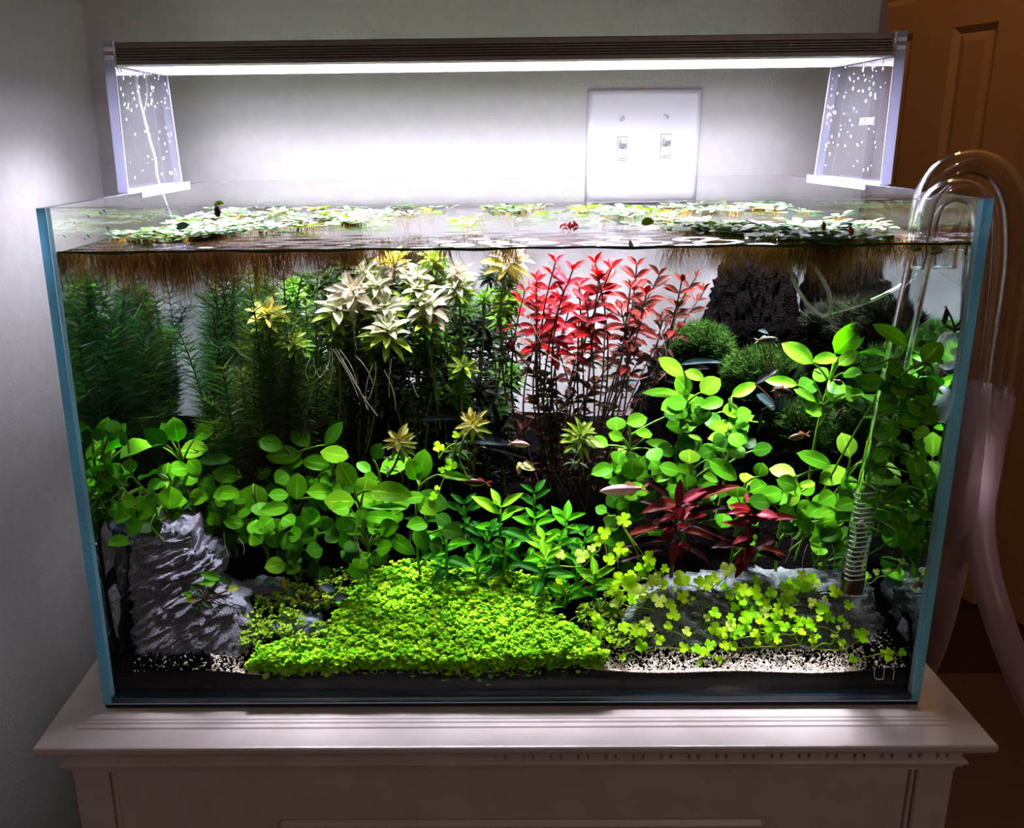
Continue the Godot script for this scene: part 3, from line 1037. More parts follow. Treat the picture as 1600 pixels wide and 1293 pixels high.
func hollow(t: Node3D, path: PackedVector3Array, ro: float, ri: float, m: Material) -> void:      # a glass tube with a wall
	var o := MB.new()
	o.tube(path, ro, ro, 22)
	var back := path.duplicate()
	back.reverse()
	var i := MB.new()
	i.tube(path, ri, ri, 22)
	for k in range(0, i.idx.size(), 3):      # the bore faces inwards
		var q := i.idx[k + 1]
		i.idx[k + 1] = i.idx[k + 2]
		i.idx[k + 2] = q
	var s := o.v.size()
	o.v.append_array(i.v)
	o.uv.append_array(i.uv)
	for k in i.idx:
		o.idx.append(s + k)
	var n := 22
	for e in [0, (path.size() - 1) * n]:      # ring-shaped ends
		for k in n:
			var a: int = e + k
			var b: int = e + (k + 1) % n
			if e == 0:
				o.idx.append_array(PackedInt32Array([a, b, s + b, a, s + b, s + a]))
			else:
				o.idx.append_array(PackedInt32Array([b, a, s + a, b, s + a, s + b]))
	part(t, "tube", o.mesh(), m)

# ---------------------------------------------------------------- soil and sand
func ground_cover() -> void:
	var black := mat("dark_aquasoil", Color(0.026, 0.020, 0.018), 0.95)
	black.metallic_specular = 0.08
	grainy(black, 30.0, noise_tex(0.16, 3, Color(0.35, 0.33, 0.3), Color(1, 1, 1), 512, false, 4, 11), noise_tex(0.2, 3, Color.BLACK, Color.WHITE, 512, false, 4, 12), 0.25)
	var m := MB.new()
	var rows := []
	rows.append(PackedVector3Array())
	rows.append(PackedVector3Array())
	for q in 141:
		var x := -0.2932 + 0.5864 * q / 140.0
		rows[0].append(Vector3(x, 0.0062, -0.0064))
		rows[1].append(Vector3(x, soil(x, -0.0064), -0.0064))
	for k in 50:
		var z := -0.0085 - 0.345 * k / 49.0
		var row := PackedVector3Array()
		for q in 141:
			var x := -0.2932 + 0.5864 * q / 140.0
			row.append(Vector3(x, soil(x, z) + r(-0.0006, 0.0006), z))
		rows.append(row)
	m.grid(rows)
	var t := whole("substrate", m.mesh(), black, "dark planted soil with pale sand sprinkled along its front edge", "soil", "", Transform3D(), "stuff")
	var gm := SphereMesh.new()
	gm.radius = 1.0
	gm.height = 2.0
	gm.radial_segments = 6
	gm.rings = 3
	var pale := []
	var dark := []
	var tint := []
	for k in 17000:      # pale sand lies in front of the flat rock, a little by the tall rock and along the carpet's foot
		var px := r(175, 1432)
		var amount := 0.0
		if px > 915 and px < 1345:
			amount = 1.25
		elif px > 330 and px < 420:
			amount = 0.8
		elif px >= 1345:
			amount = 0.45
		elif px > 200:
			amount = 0.12
		var depth := r(0, 1)
		var z := -0.0078 - 0.04 * depth * depth
		var p := at(px, 1040, z)
		p.y = soil(p.x, z) + 0.0004
		if absf(p.x) > 0.290:
			continue
		var s := r(0.0004, 0.0008)
		if rng.randf() < amount * (1.0 - 0.5 * depth):
			pale.append(Transform3D(Basis().scaled(Vector3(s * r(.8, 1.4), s, s * r(.8, 1.3))), p))
			var v := r(0.35, 0.72)
			tint.append(Color(v, v * r(0.84, 0.93), v * r(0.62, 0.78)))
		elif rng.randf() < 0.12:
			var d := r(0.0008, 0.0017)
			dark.append(Transform3D(Basis().scaled(Vector3(d, d * r(.7, 1), d)), p + Vector3.UP * 0.0005))
	var sand := mat("pale_sand", Color(1, 1, 1), 0.7)
	sand.vertex_color_use_as_albedo = true
	scatter(t, "sand_grain", gm, sand, pale, tint)
	for k in 2600:
		var p := at(r(150, 1450), r(700, 1050), r(-0.2, -0.012))
		p.y = soil(p.x, p.z) + 0.0004
		if absf(p.x) < 0.290:
			var d := r(0.0009, 0.0019)
			dark.append(Transform3D(Basis().scaled(Vector3(d, d * r(.7, 1), d)), p))
	var sg := mat("soil_granule", Color(0.034, 0.026, 0.022), 1.0)
	sg.metallic_specular = 0.05
	scatter(t, "soil_granule", gm, sg, dark)

# ---------------------------------------------------------------- stones
func rock(called: String, label: String, outline: PackedVector2Array, zc: float, half: float, strata: Vector3, amp: float, m: Material, seed_: int, nu := 150, nv := 64, lean := 0.25) -> MeshInstance3D:
	var mid := Vector2.ZERO
	for p in outline:
		mid += p
	mid /= outline.size()
	var c := at(mid.x, mid.y, zc)
	var ring := PackedVector3Array()      # outline as offsets round its centre, clockwise in the picture becomes anticlockwise from behind
	for p in outline:
		var flat := at(p.x, p.y, zc)
		ring.append(at(p.x, p.y, clampf(zc + lean * (c.y - flat.y), -0.33, -0.012)) - c)
	var n1 := FastNoiseLite.new()
	n1.seed = seed_
	n1.noise_type = FastNoiseLite.TYPE_SIMPLEX
	n1.frequency = 1.0
	n1.fractal_octaves = 3
	var n2 := FastNoiseLite.new()
	n2.seed = seed_ + 7
	n2.noise_type = FastNoiseLite.TYPE_CELLULAR
	n2.cellular_return_type = FastNoiseLite.RETURN_DISTANCE2_SUB
	n2.frequency = 1.0
	var e1 := strata.normalized()
	var e2 := e1.cross(Vector3.BACK).normalized()
	var e3 := e1.cross(e2)
	var around := []
	for k in nu:
		var an := TAU * k / nu
		var d := Vector2(cos(an), sin(an))
		var best := 0.001
		for q in ring.size():
			var hit = Geometry2D.segment_intersects_segment(Vector2.ZERO, d * 2.0, Vector2(ring[q].x, ring[q].y), Vector2(ring[(q + 1) % ring.size()].x, ring[(q + 1) % ring.size()].y))
			if hit != null:
				best = maxf(best, (hit as Vector2).length())
		around.append(best)
	var rows := []
	var steps := []      # (share of the outline, depth): the back, the flank, then the front face in even rings
	for k in 9:
		steps.append(Vector2(k / 9.0, -pow(1.0 - pow(k / 9.0, 4.2), 1.0 / 4.2)))
	for k in 9:
		var s := -0.8 + 1.6 * k / 8.0
		steps.append(Vector2(pow(1.0 - pow(absf(s), 4.2), 1.0 / 4.2), s))
	for k in nv:
		var q := 0.94 * (1.0 - float(k) / (nv - 1))
		steps.append(Vector2(q, pow(1.0 - pow(q, 4.2), 1.0 / 4.2)))
	for st in steps:
		var s: float = st.y
		var k0: float = st.x
		var row := PackedVector3Array()
		for k in nu:
			var an := TAU * k / nu
			var d := Vector3(cos(an), sin(an), 0)
			var p: Vector3 = d * (around[k] as float) * maxf(k0, 0.002) + Vector3(0, 0, s * half if s < 0 else s * minf(half, 0.006 + 0.2 * half))
			p.z -= lean * p.y
			var w := c + p
			var big := n1.get_noise_3d(w.dot(e1) * 9, w.dot(e2) * 34, w.dot(e3) * 20)
			var fine := n1.get_noise_3d(w.dot(e1) * 36 + 9, w.dot(e2) * 190, w.dot(e3) * 90)
			var crack := n2.get_noise_3d(w.dot(e1) * 16, w.dot(e2) * 62, w.dot(e3) * 34)
			var step := fposmod(w.dot(e2) * 72.0 + big * 1.8, 1.0)
			var out := Vector3(d.x * k0, d.y * k0, signf(s) * (1.0 - k0 * 0.6)).normalized()
			w += out * amp * (0.85 * big + 0.75 * fine + 0.7 * (step - 0.5) - 0.5 * maxf(0.0, 0.25 + crack) * 1.2)
			row.append(Vector3(clampf(w.x, -0.2925, 0.2925), w.y, clampf(w.z, -0.352, -0.0082)))
		rows.append(row)
	var b := MB.new()
	b.grid(rows, true)
	return whole(called, b.mesh(), m, label, "rock")

func rocks() -> void:
	var grey := mat("grey_stone", Color(0.53, 0.54, 0.57), 0.75)
	grainy(grey, 14.0, noise_tex(0.05, 5, Color(0.42, 0.42, 0.46), Color(1, 1, 1), 512, false, 4, 21), noise_tex(0.12, 4, Color.BLACK, Color.WHITE, 512, false, 4, 22), 0.12)
	var tone := mat("mossy_stone", Color(0.46, 0.50, 0.50), 0.75)
	grainy(tone, 14.0, noise_tex(0.05, 5, Color(0.35, 0.38, 0.34), Color(1, 1, 1), 512, false, 4, 23), noise_tex(0.12, 4, Color.BLACK, Color.WHITE, 512, false, 4, 22), 0.12)
	rock("rock", "tall grey layered rock standing at the front left of the tank", PackedVector2Array([Vector2(207, 1050), Vector2(203, 990), Vector2(209, 930), Vector2(198, 895), Vector2(203, 835), Vector2(214, 812), Vector2(243, 803), Vector2(272, 812), Vector2(311, 808), Vector2(317, 838), Vector2(330, 850), Vector2(345, 870), Vector2(338, 900), Vector2(352, 925), Vector2(380, 940), Vector2(388, 985), Vector2(384, 1030), Vector2(340, 1056), Vector2(260, 1060)]), -0.056, 0.030, Vector3(0.87, 0.5, 0), 0.0066, grey, 5, 230, 90, 0.62)
	rock("rock", "thin grey slab leaning out to the right behind the tall rock", PackedVector2Array([Vector2(305, 860), Vector2(335, 846), Vector2(358, 872), Vector2(340, 900), Vector2(310, 900)]), -0.075, 0.012, Vector3(0.87, 0.5, 0), 0.004, grey, 15, 70, 30)
	rock("rock", "rugged grey rock added as the reflection of the tall rock in the left front glass corner", PackedVector2Array([Vector2(140, 1010), Vector2(136, 880), Vector2(133, 815), Vector2(152, 812), Vector2(172, 842), Vector2(176, 870), Vector2(168, 900), Vector2(182, 935), Vector2(183, 985), Vector2(170, 1020)]), -0.022, 0.009, Vector3(0.5, 0.86, 0), 0.0035, grey, 25, 80, 36, 0.0)  # mirror image in the left glass, built as a solid rock
	rock("rock", "smooth pale bluish stone half buried in the carpet plant", PackedVector2Array([Vector2(398, 1010), Vector2(404, 985), Vector2(436, 966), Vector2(470, 956), Vector2(500, 966), Vector2(512, 985), Vector2(505, 1005), Vector2(450, 1015)]), -0.052, 0.016, Vector3(0.9, 0.3, 0), 0.002, mat("pale_blue_stone", Color(0.50, 0.56, 0.62), 0.7), 35, 80, 36)
	rock("rock", "dark rough stone to the right of the tall rock, under small rosettes", PackedVector2Array([Vector2(355, 980), Vector2(352, 930), Vector2(385, 905), Vector2(430, 905), Vector2(470, 925), Vector2(480, 950), Vector2(430, 970)]), -0.085, 0.02, Vector3(0.9, 0.3, 0), 0.004, grey, 45, 80, 36)
	rock("rock", "broad flat grey rock at the front right, under the clover leaves", PackedVector2Array([Vector2(940, 1030), Vector2(975, 975), Vector2(1000, 925), Vector2(1050, 903), Vector2(1130, 898), Vector2(1230, 898), Vector2(1290, 897), Vector2(1352, 905), Vector2(1358, 935), Vector2(1372, 965), Vector2(1389, 1005), Vector2(1380, 1022), Vector2(1300, 1036), Vector2(1150, 1040), Vector2(1040, 1042)]), -0.050, 0.034, Vector3(0.96, -0.22, 0), 0.0062, tone, 55, 220, 70, 0.75)
	rock("rock", "small grey rock added as a reflection at the right front glass corner", PackedVector2Array([Vector2(1404, 985), Vector2(1412, 968), Vector2(1430, 955), Vector2(1450, 955), Vector2(1448, 1005), Vector2(1415, 998)]), -0.02, 0.006, Vector3(0.9, 0.3, 0), 0.002, grey, 65, 60, 30)  # reflection in the right glass, built as a solid rock

func driftwood() -> void:
	var bark := mat("brown_driftwood", Color(0.042, 0.031, 0.029), 0.95)
	bark.metallic_specular = 0.1
	grainy(bark, 9.0, noise_tex(0.04, 5, Color(0.3, 0.28, 0.28), Color(1, 1, 1), 512, false, 4, 31), noise_tex(0.1, 4, Color.BLACK, Color.WHITE, 512, false, 4, 32), 0.25)
	var murk := mat("shade_dark_driftwood", Color(0.022, 0.018, 0.016), 0.95)  # near-black wood colour that also carries the shade of the hollow
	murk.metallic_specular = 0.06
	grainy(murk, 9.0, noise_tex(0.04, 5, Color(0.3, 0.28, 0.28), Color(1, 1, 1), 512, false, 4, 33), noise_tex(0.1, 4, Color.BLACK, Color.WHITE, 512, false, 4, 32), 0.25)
	rock("driftwood", "steep brown driftwood stump rising to the surface at the back right", PackedVector2Array([Vector2(1090, 560), Vector2(1112, 480), Vector2(1135, 415), Vector2(1150, 397), Vector2(1225, 397), Vector2(1238, 440), Vector2(1243, 500), Vector2(1250, 575)]), -0.285, 0.04, Vector3(0.1, 1, 0), 0.006, bark, 75, 110, 46).set_meta("category", "driftwood")
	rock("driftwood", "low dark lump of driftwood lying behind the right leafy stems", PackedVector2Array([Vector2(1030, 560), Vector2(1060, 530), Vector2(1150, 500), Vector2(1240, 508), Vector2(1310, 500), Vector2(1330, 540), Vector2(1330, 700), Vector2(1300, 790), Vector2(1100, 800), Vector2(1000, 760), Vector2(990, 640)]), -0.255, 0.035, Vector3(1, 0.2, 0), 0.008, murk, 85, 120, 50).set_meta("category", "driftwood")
	rock("driftwood", "black driftwood form added for the shade in the hollow at the middle of the tank", PackedVector2Array([Vector2(700, 790), Vector2(725, 720), Vector2(760, 690), Vector2(840, 700), Vector2(900, 690), Vector2(970, 720), Vector2(980, 800), Vector2(960, 860), Vector2(840, 830)]), -0.235, 0.03, Vector3(1, 0.3, 0), 0.009, murk, 95, 110, 46).set_meta("category", "driftwood")  # added form, near black in place of the shade under the plants
	var tw := MB.new()
	tw.tube(smooth_path([at(862, 978, -0.072), at(878, 966, -0.074), at(897, 955, -0.079), at(912, 948, -0.09)], 5), 0.0022, 0.0030, 8, true)
	whole("twig", tw.mesh(), mat("grey_twig", Color(0.14, 0.10, 0.10), 0.6), "short dark twig poking out of the carpet plant beside the clover", "twig")
	# moss on the wood
	var strand := MB.new()
	for k in 5:
		var a := TAU * k / 5
		var e := Vector3(cos(a) * 0.006, r(0.004, 0.010), sin(a) * 0.006)
		strand.tri(Vector3(-0.0004, 0, 0), Vector3(0.0004, 0, 0), e)
		strand.tri(e * 0.5, e * 0.5 + Vector3(0.0004, 0.0004, 0), e * 0.6 + Vector3(-e.z, 0.003, e.x) * 0.8)
	var sm := strand.mesh()
	var pads := [[1092, 545, 48, 32, -0.245, "tuft of dark green moss on the driftwood beside the brown stump"], [1262, 668, 60, 42, -0.20, "dark mossy clump in the shade between the right leafy stems"], [1190, 590, 60, 40, -0.215, "dim moss pad on the low driftwood below the stump"], [1320, 505, 60, 26, -0.2, "blackish moss along the top of the low driftwood"]]
	for pd in pads:
		var spots := []
		var tints := []
		for k in 1500:
			var u := r(-1, 1)
			var v := r(-1, 1)
			if u * u + v * v > 1:
				continue
			var z := inside(pd[0] + u * pd[2], pd[1] + v * pd[3], pd[4] + 0.025 * (1 - u * u - v * v) + r(-0.006, 0.006))
			var p := at(pd[0] + u * pd[2], pd[1] + v * pd[3], z)
			spots.append(Transform3D(Basis.from_euler(Vector3(r(-.7, .9), r(0, TAU), r(-.5, .5))).scaled(Vector3.ONE * r(.7, 1.5)), p))
			var g := r(0.5, 1.1)
			tints.append(Color(0.016 * g, 0.042 * g, 0.006 * g) if pd[1] != 505 else Color(0.015 * g, 0.018 * g, 0.01 * g))
		var mm := mat("moss_green", Color(1, 1, 1), 0.9)
		mm.metallic_specular = 0.05
		mm.vertex_color_use_as_albedo = true
		var o := scatter(self, "moss", sm, mm, spots, tints)
		tag(o, pd[5], "moss")

# ---------------------------------------------------------------- broad-leaved stem plants
func stem_plant(called: String, label: String, cat: String, group: String, sx: float, sy: float, z: float, leaves: Array, tones: Array, stem_mat: Material, wide := 1.0) -> Node3D:
	# leaves as [base x, base y, tip x, tip y, width] in pixels of the photograph, each given its own depth round the stem
	z = inside(sx, sy, z - 0.015 if z < -0.045 else z)
	var top := at(sx, sy, z)
	var foot := Vector3(top.x * 0.985, 0, z - 0.012) if z < -0.055 else Vector3(top.x * 0.9, 0, z - 0.085)
	foot.y = soil(foot.x, foot.z)
	var t := thing(called, foot, label, cat, group)
	var stems := MB.new()
	var bend := Vector3(r(-.006, .006), 0, r(-.004, .004))
	var spine := curve(foot - Vector3.UP * 0.004, top, bend, 8)
	stems.tube(spine, 0.0013 if z < -0.045 else 0.0008, 0.0011 if z < -0.045 else 0.0007, 6)
	for lf in leaves:
		var x0: float = lf[0]
		var y0: float = lf[1]
		var x1: float = lf[2]
		var y1: float = lf[3]
		var zz := z + r(-0.012, 0.016)
		var dz := r(0.002, 0.012) if y1 > y0 - 8 else r(-0.010, 0.0)
		var kind := r(0, 1)
		var m := leaf_mesh("spoon", 0.10 if kind < .4 else (0.18 if kind < .75 else 0.03), 0.07 if kind < .5 else 0.03)
		var tone: Material = tones[rng.randi() % tones.size()]
		if lf.size() > 5:
			tone = tones[int(lf[5])]
		var o := px_leaf(t, m, tone, x0, y0, x1, y1, lf[4] * wide * 1.2, zz, dz)
		var b := o.global_position
		var ty := clampf(b.y - (r(0.008, 0.02) if z < -0.055 else r(0.001, 0.005)), foot.y + 0.005, top.y)
		var tt := clampf((ty - foot.y) / maxf(0.01, top.y - foot.y), 0, 1)
		var j := spine[int(round(tt * 8))]
		stems.tube(curve(j, b, Vector3(0, 0.002, 0.001), 5), 0.0011, 0.0007, 5)
	part(t, "stem", stems.mesh(), stem_mat)
	return t

func extra(list: Array, sx: float, sy: float, n: int, spread: float, down: float, tone: int) -> Array:      # smaller, lower leaves of the same stem
	for k in n:
		var a := r(0, TAU)
		var x := sx + cos(a) * r(4, spread * 0.5)
		var y := sy + r(0, down)
		var l := r(22, 36)
		var a2 := r(-0.5, PI + 0.5)
		list.append([x, y, x + cos(a2) * l, y + sin(a2) * l * 0.7, r(18, 26), tone if rng.randf() < 0.75 else 0])
	return list

func bush_left() -> void:
	var tones := [leafy("spring_green_leaf", Color(0.50, 0.88, 0.09), 0.85), leafy("fresh_green_leaf", Color(0.42, 0.81, 0.08), 0.8), leafy("lit_green_leaf", Color(0.62, 0.95, 0.15), 0.9), leafy("deep_green_leaf", Color(0.20, 0.44, 0.05), 0.5)]
	var stem := leafy("pale_green_stem", Color(0.30, 0.44, 0.12), 0.4, 0.5, false)
	var L := [
		["leftmost broad-leaved stem, pressed against the left glass above the corner rock", 160, 712, -0.03, 8, [[160, 707, 122, 701, 29, 0], [163, 671, 128, 686, 18, 3], [176, 676, 176, 654, 19, 1], [170, 713, 170, 738, 26, 1], [156, 741, 129, 743, 19, 0], [157, 773, 143, 799, 23, 1], [170, 773, 167, 797, 17, 1]]],
		["green stem of small round leaves between the corner rock and the tall rock", 207, 745, -0.07, 8, [[204, 716, 202, 737, 19, 1], [219, 772, 216, 798, 15, 1], [246, 773, 222, 800, 20, 1], [213, 796, 213, 813, 12, 1], [200, 690, 184, 676, 20, 3], [196, 752, 178, 762, 20, 3]]],
		["tall broad-leaved stem with a wide leaf spread left, above the tall rock", 278, 700, -0.10, 9, [[251, 697, 191, 705, 30, 0], [278, 690, 271, 652, 27, 0], [260, 695, 226, 671, 24, 3], [304, 686, 341, 657, 21, 1], [282, 704, 324, 700, 27, 2], [310, 719, 364, 717, 15, 3], [268, 688, 252, 660, 16, 3]]],
		["clustered round green leaves low over the top of the tall rock", 268, 752, -0.085, 7, [[246, 740, 217, 745, 19, 0], [260, 740, 263, 722, 13, 0], [283, 730, 282, 766, 30, 2], [260, 745, 259, 764, 19, 2], [268, 760, 264, 795, 32, 0]]],
		["green stem with a broad oval leaf, right of the tall rock's top", 345, 750, -0.09, 9, [[378, 745, 330, 736, 26, 0], [336, 746, 319, 755, 17, 1], [369, 769, 332, 775, 23, 1], [329, 809, 343, 819, 12, 1]]],
		["stem of drooping round leaves behind the small rosettes", 396, 772, -0.075, 9, [[397, 756, 396, 797, 36, 0], [388, 793, 359, 796, 20, 1], [394, 811, 368, 831, 19, 1], [398, 832, 369, 847, 15, 1], [400, 760, 410, 793, 24, 0]]],
		["upper left stem of the bush with three oval leaves facing left", 455, 712, -0.105, 9, [[442, 699, 401, 687, 23, 1], [471, 710, 414, 712, 25, 0], [483, 695, 455, 671, 24, 1], [508, 695, 535, 659, 20, 3], [398, 740, 424, 735, 20, 0], [451, 724, 442, 752, 22, 0]]],
		["upper middle stem with two wide leaves pointing left under the white crowns", 520, 722, -0.095, 8, [[545, 714, 500, 705, 24, 2], [516, 727, 471, 719, 21, 1], [521, 768, 479, 768, 23, 0], [464, 780, 464, 738, 27, 0]]],
		["front left stem with stacked small rounded leaves", 452, 795, -0.07, 8, [[452, 791, 405, 798, 20, 0], [451, 773, 419, 773, 18, 1], [432, 828, 396, 836, 15, 1], [450, 830, 464, 861, 25, 0], [440, 850, 447, 873, 22, 3], [434, 826, 446, 818, 11, 2]]],
		["stem in front with two teardrop leaves hanging down", 475, 796, -0.066, 5, [[473, 793, 500, 824, 24, 1], [477, 806, 466, 830, 23, 1]]],
		["brightest broad-leaved stem at the front of the left bush, pale white roots below", 556, 775, -0.05, 9, [[552, 760, 530, 721, 27, 2], [568, 769, 574, 744, 29, 2], [554, 783, 506, 783, 30, 2], [557, 774, 583, 782, 13, 2], [580, 766, 644, 773, 29, 2], [637, 793, 577, 792, 10, 1], [567, 805, 626, 811, 18, 1], [545, 811, 541, 861, 29, 1], [575, 823, 593, 832, 13, 1], [604, 834, 649, 866, 21, 1]]],
		["stem with a large horizontal leaf under the yellow crown", 592, 738, -0.085, 7, [[594, 736, 642, 714, 27, 0], [579, 738, 557, 721, 15, 1], [583, 718, 596, 692, 20, 3]]],
		["rightmost stem of the left bush, one narrow leaf stretched toward the dark red fish", 655, 760, -0.06, 3, [[656, 750, 663, 701, 28, 1], [651, 750, 640, 716, 22, 2], [685, 741, 736, 747, 12, 2], [655, 781, 682, 801, 24, 2], [649, 823, 669, 861, 22, 1], [648, 775, 700, 790, 30, 3]]],
		["low single rounded leaf stem above the back edge of the carpet plant", 556, 890, -0.082, 1, [[548, 878, 568, 904, 22, 1]]],
		["low stem of one bright leaf beside the small rosettes", 446, 890, -0.062, 1, [[446, 881, 414, 886, 24, 2], [410, 905, 398, 915, 16, 1]]],
	]
	for s in L:
		var lv: Array = s[5]
		extra(lv, s[1], s[2] + 30, s[4], 95, 70, 3)
		extra(lv, s[1], s[2] + 12, int(s[4] * 0.9), 85, 45, 1)
		stem_plant("leafy_stem_plant", s[0], "aquatic plant", "broad-leaved stems of the left bush", s[1], s[2], s[3], lv, tones, stem, 1.0)
	roots("fine pale aerial roots hanging from the front of the left bush", [[552, 835, 565, 880], [557, 836, 572, 882], [641, 830, 642, 855], [350, 830, 358, 870], [372, 840, 380, 866]], -0.05)

func roots(label: String, list: Array, z: float) -> void:
	var m := MB.new()
	for q in list:
		m.tube(curve(at(q[0], q[1], z), at(q[2], q[3], z), Vector3(r(-.003, .003), 0, 0), 6), 0.00028, 0.00018, 4)
	whole("root_strand", m.mesh(), mat("white_root", Color(0.62, 0.60, 0.52), 0.5), label, "roots", "", Transform3D(), "stuff")

func bush_right() -> void:
	var tones := [leafy("apple_green_leaf", Color(0.47, 0.81, 0.12), 0.8), leafy("cool_green_leaf", Color(0.38, 0.73, 0.10), 0.75), leafy("pale_green_leaf", Color(0.62, 0.90, 0.20), 0.85), leafy("deep_green_leaf", Color(0.20, 0.44, 0.05), 0.5)]
	var stem := leafy("pale_green_stem", Color(0.30, 0.44, 0.12), 0.4, 0.5, false)
	var L := [
		["tall stem with a bright pointed leaf at the middle, beside the red stems", 1072, 605, -0.125, 10, [[1068, 586, 1029, 559, 22, 2], [1077, 616, 1057, 588, 23, 0], [1070, 580, 1101, 592, 16, 2], [1095, 613, 1125, 590, 25, 2], [1065, 617, 1006, 610, 14, 0], [1130, 625, 1095, 635, 18, 1]]],
		["stem reaching right with curved leaves below the dim moss", 1140, 622, -0.135, 8, [[1143, 619, 1183, 598, 16, 0], [1119, 659, 1145, 668, 14, 0], [1157, 651, 1196, 657, 10, 0], [1151, 669, 1188, 670, 10, 1], [1106, 685, 1146, 678, 15, 2], [1111, 698, 1155, 701, 12, 0]]],
		["stem of rounded leaves at the left end of the right bush", 985, 680, -0.11, 9, [[963, 673, 963, 650, 25, 0], [979, 661, 1012, 652, 20, 0], [1019, 678, 994, 676, 15, 0], [973, 685, 951, 677, 15, 0], [950, 696, 922, 684, 18, 0], [1051, 697, 1008, 689, 13, 0], [1055, 645, 1091, 657, 14, 0]]],
		["low stem of round leaves above the pinkish fish", 985, 715, -0.095, 8, [[990, 709, 965, 700, 17, 2], [988, 717, 988, 749, 30, 0], [958, 728, 924, 740, 19, 1], [1055, 735, 1026, 752, 12, 0], [1000, 712, 1003, 735, 22, 1]]],
		["stem with two round leaves one above the other, behind the larger red rosette", 1083, 715, -0.10, 8, [[1077, 724, 1077, 701, 28, 2], [1088, 737, 1057, 732, 19, 0], [1107, 718, 1153, 749, 24, 1], [1097, 740, 1123, 752, 12, 0], [1097, 687, 1075, 679, 7, 2]]],
		["short stem of small leaves to the left of the larger red rosette", 972, 790, -0.10, 6, [[960, 789, 983, 782, 18, 1], [948, 800, 930, 792, 15, 1], [990, 800, 1010, 808, 15, 1]]],
		["stem of bright rounded leaves above the smaller red rosette", 1165, 755, -0.08, 7, [[1168, 757, 1168, 738, 24, 2], [1152, 777, 1153, 759, 32, 2], [1172, 768, 1200, 755, 25, 1], [1185, 745, 1192, 722, 20, 0], [1186, 776, 1225, 768, 24, 1]]],
		["stem with a broad pale leaf left of the dark mossy clump", 1245, 745, -0.065, 7, [[1243, 742, 1202, 729, 24, 2], [1248, 765, 1219, 788, 24, 2], [1273, 754, 1251, 759, 11, 2], [1299, 728, 1248, 706, 22, 1]]],
		["tall stem with the largest upright leaf below the glass horn", 1308, 560, -0.115, 8, [[1270, 567, 1222, 535, 24, 0], [1305, 551, 1351, 504, 30, 2], [1308, 558, 1271, 563, 17, 0], [1310, 570, 1340, 548, 16, 2], [1340, 553, 1384, 551, 10, 0], [1246, 601, 1195, 593, 16, 0], [1305, 603, 1332, 628, 28, 1], [1241, 608, 1275, 626, 12, 0]]],
		["stem behind the intake pipe with one leaf pointing up left", 1410, 560, -0.03, 8, [[1418, 541, 1366, 504, 20, 2], [1405, 560, 1420, 545, 17, 0], [1344, 578, 1384, 568, 15, 1], [1333, 591, 1388, 604, 20, 0], [1440, 596, 1402, 601, 26, 0]]],
		["tall stem against the right glass below the upper suction cup", 1447, 568, -0.022, 9, [[1441, 565, 1476, 535, 26, 2], [1458, 563, 1490, 555, 22, 0], [1435, 603, 1470, 628, 32, 1], [1450, 610, 1482, 590, 18, 0]]],
		["stem with an upright spotted leaf left of the intake pipe", 1325, 735, -0.06, 7, [[1328, 714, 1316, 675, 27, 2], [1320, 732, 1283, 752, 26, 2], [1322, 765, 1342, 782, 17, 0], [1365, 713, 1385, 691, 16, 1]]],
		["stem of rounded leaves behind the intake pipe at mid height", 1396, 668, -0.04, 8, [[1394, 656, 1377, 661, 16, 2], [1412, 652, 1437, 662, 16, 2], [1426, 676, 1455, 676, 23, 2], [1372, 666, 1388, 687, 17, 1]]],
		["stem with a broad oval leaf just right of the intake pipe", 1370, 735, -0.045, 5, [[1357, 745, 1409, 755, 27, 2], [1363, 722, 1408, 740, 17, 2], [1379, 773, 1402, 787, 15, 1], [1384, 786, 1413, 806, 17, 2], [1400, 809, 1420, 842, 22, 2]]],
		["lower stem of round leaves left of the intake pipe's slotted foot", 1295, 790, -0.075, 8, [[1302, 783, 1268, 786, 23, 1], [1275, 792, 1252, 806, 17, 0], [1319, 806, 1295, 819, 16, 0], [1298, 831, 1315, 846, 18, 1], [1282, 847, 1300, 860, 14, 1], [1240, 806, 1262, 826, 24, 1], [1266, 820, 1288, 836, 18, 1]]],
		["stem of upright leaves near the right glass at mid height", 1432, 740, -0.026, 7, [[1435, 745, 1427, 713, 22, 0], [1427, 690, 1470, 708, 18, 0], [1440, 765, 1458, 740, 24, 0]]],
		["lowest stem by the right glass with two drooping leaves", 1455, 800, -0.018, 5, [[1460, 800, 1445, 838, 24, 2], [1453, 785, 1462, 806, 20, 2], [1450, 740, 1468, 722, 20, 0]]],
	]
	for s in L:
		var lv: Array = s[5]
		extra(lv, s[1], s[2] + 30, s[4], 95, 75, 3 if s[3] < -0.055 else 0)
		extra(lv, s[1], s[2] + 12, int(s[4] * 1.0), 85, 50, 1)
		stem_plant("leafy_stem_plant", s[0], "aquatic plant", "broad-leaved stems of the right bush", s[1], s[2], s[3], lv, tones, stem, 1.0)
	roots("fine pale aerial roots hanging from the lower right bush", [[1237, 835, 1226, 878], [1290, 880, 1285, 895], [1300, 850, 1296, 905], [1262, 850, 1256, 900], [1340, 880, 1338, 915], [1440, 880, 1431, 945], [1425, 860, 1420, 930], [1320, 860, 1312, 900]], -0.05)

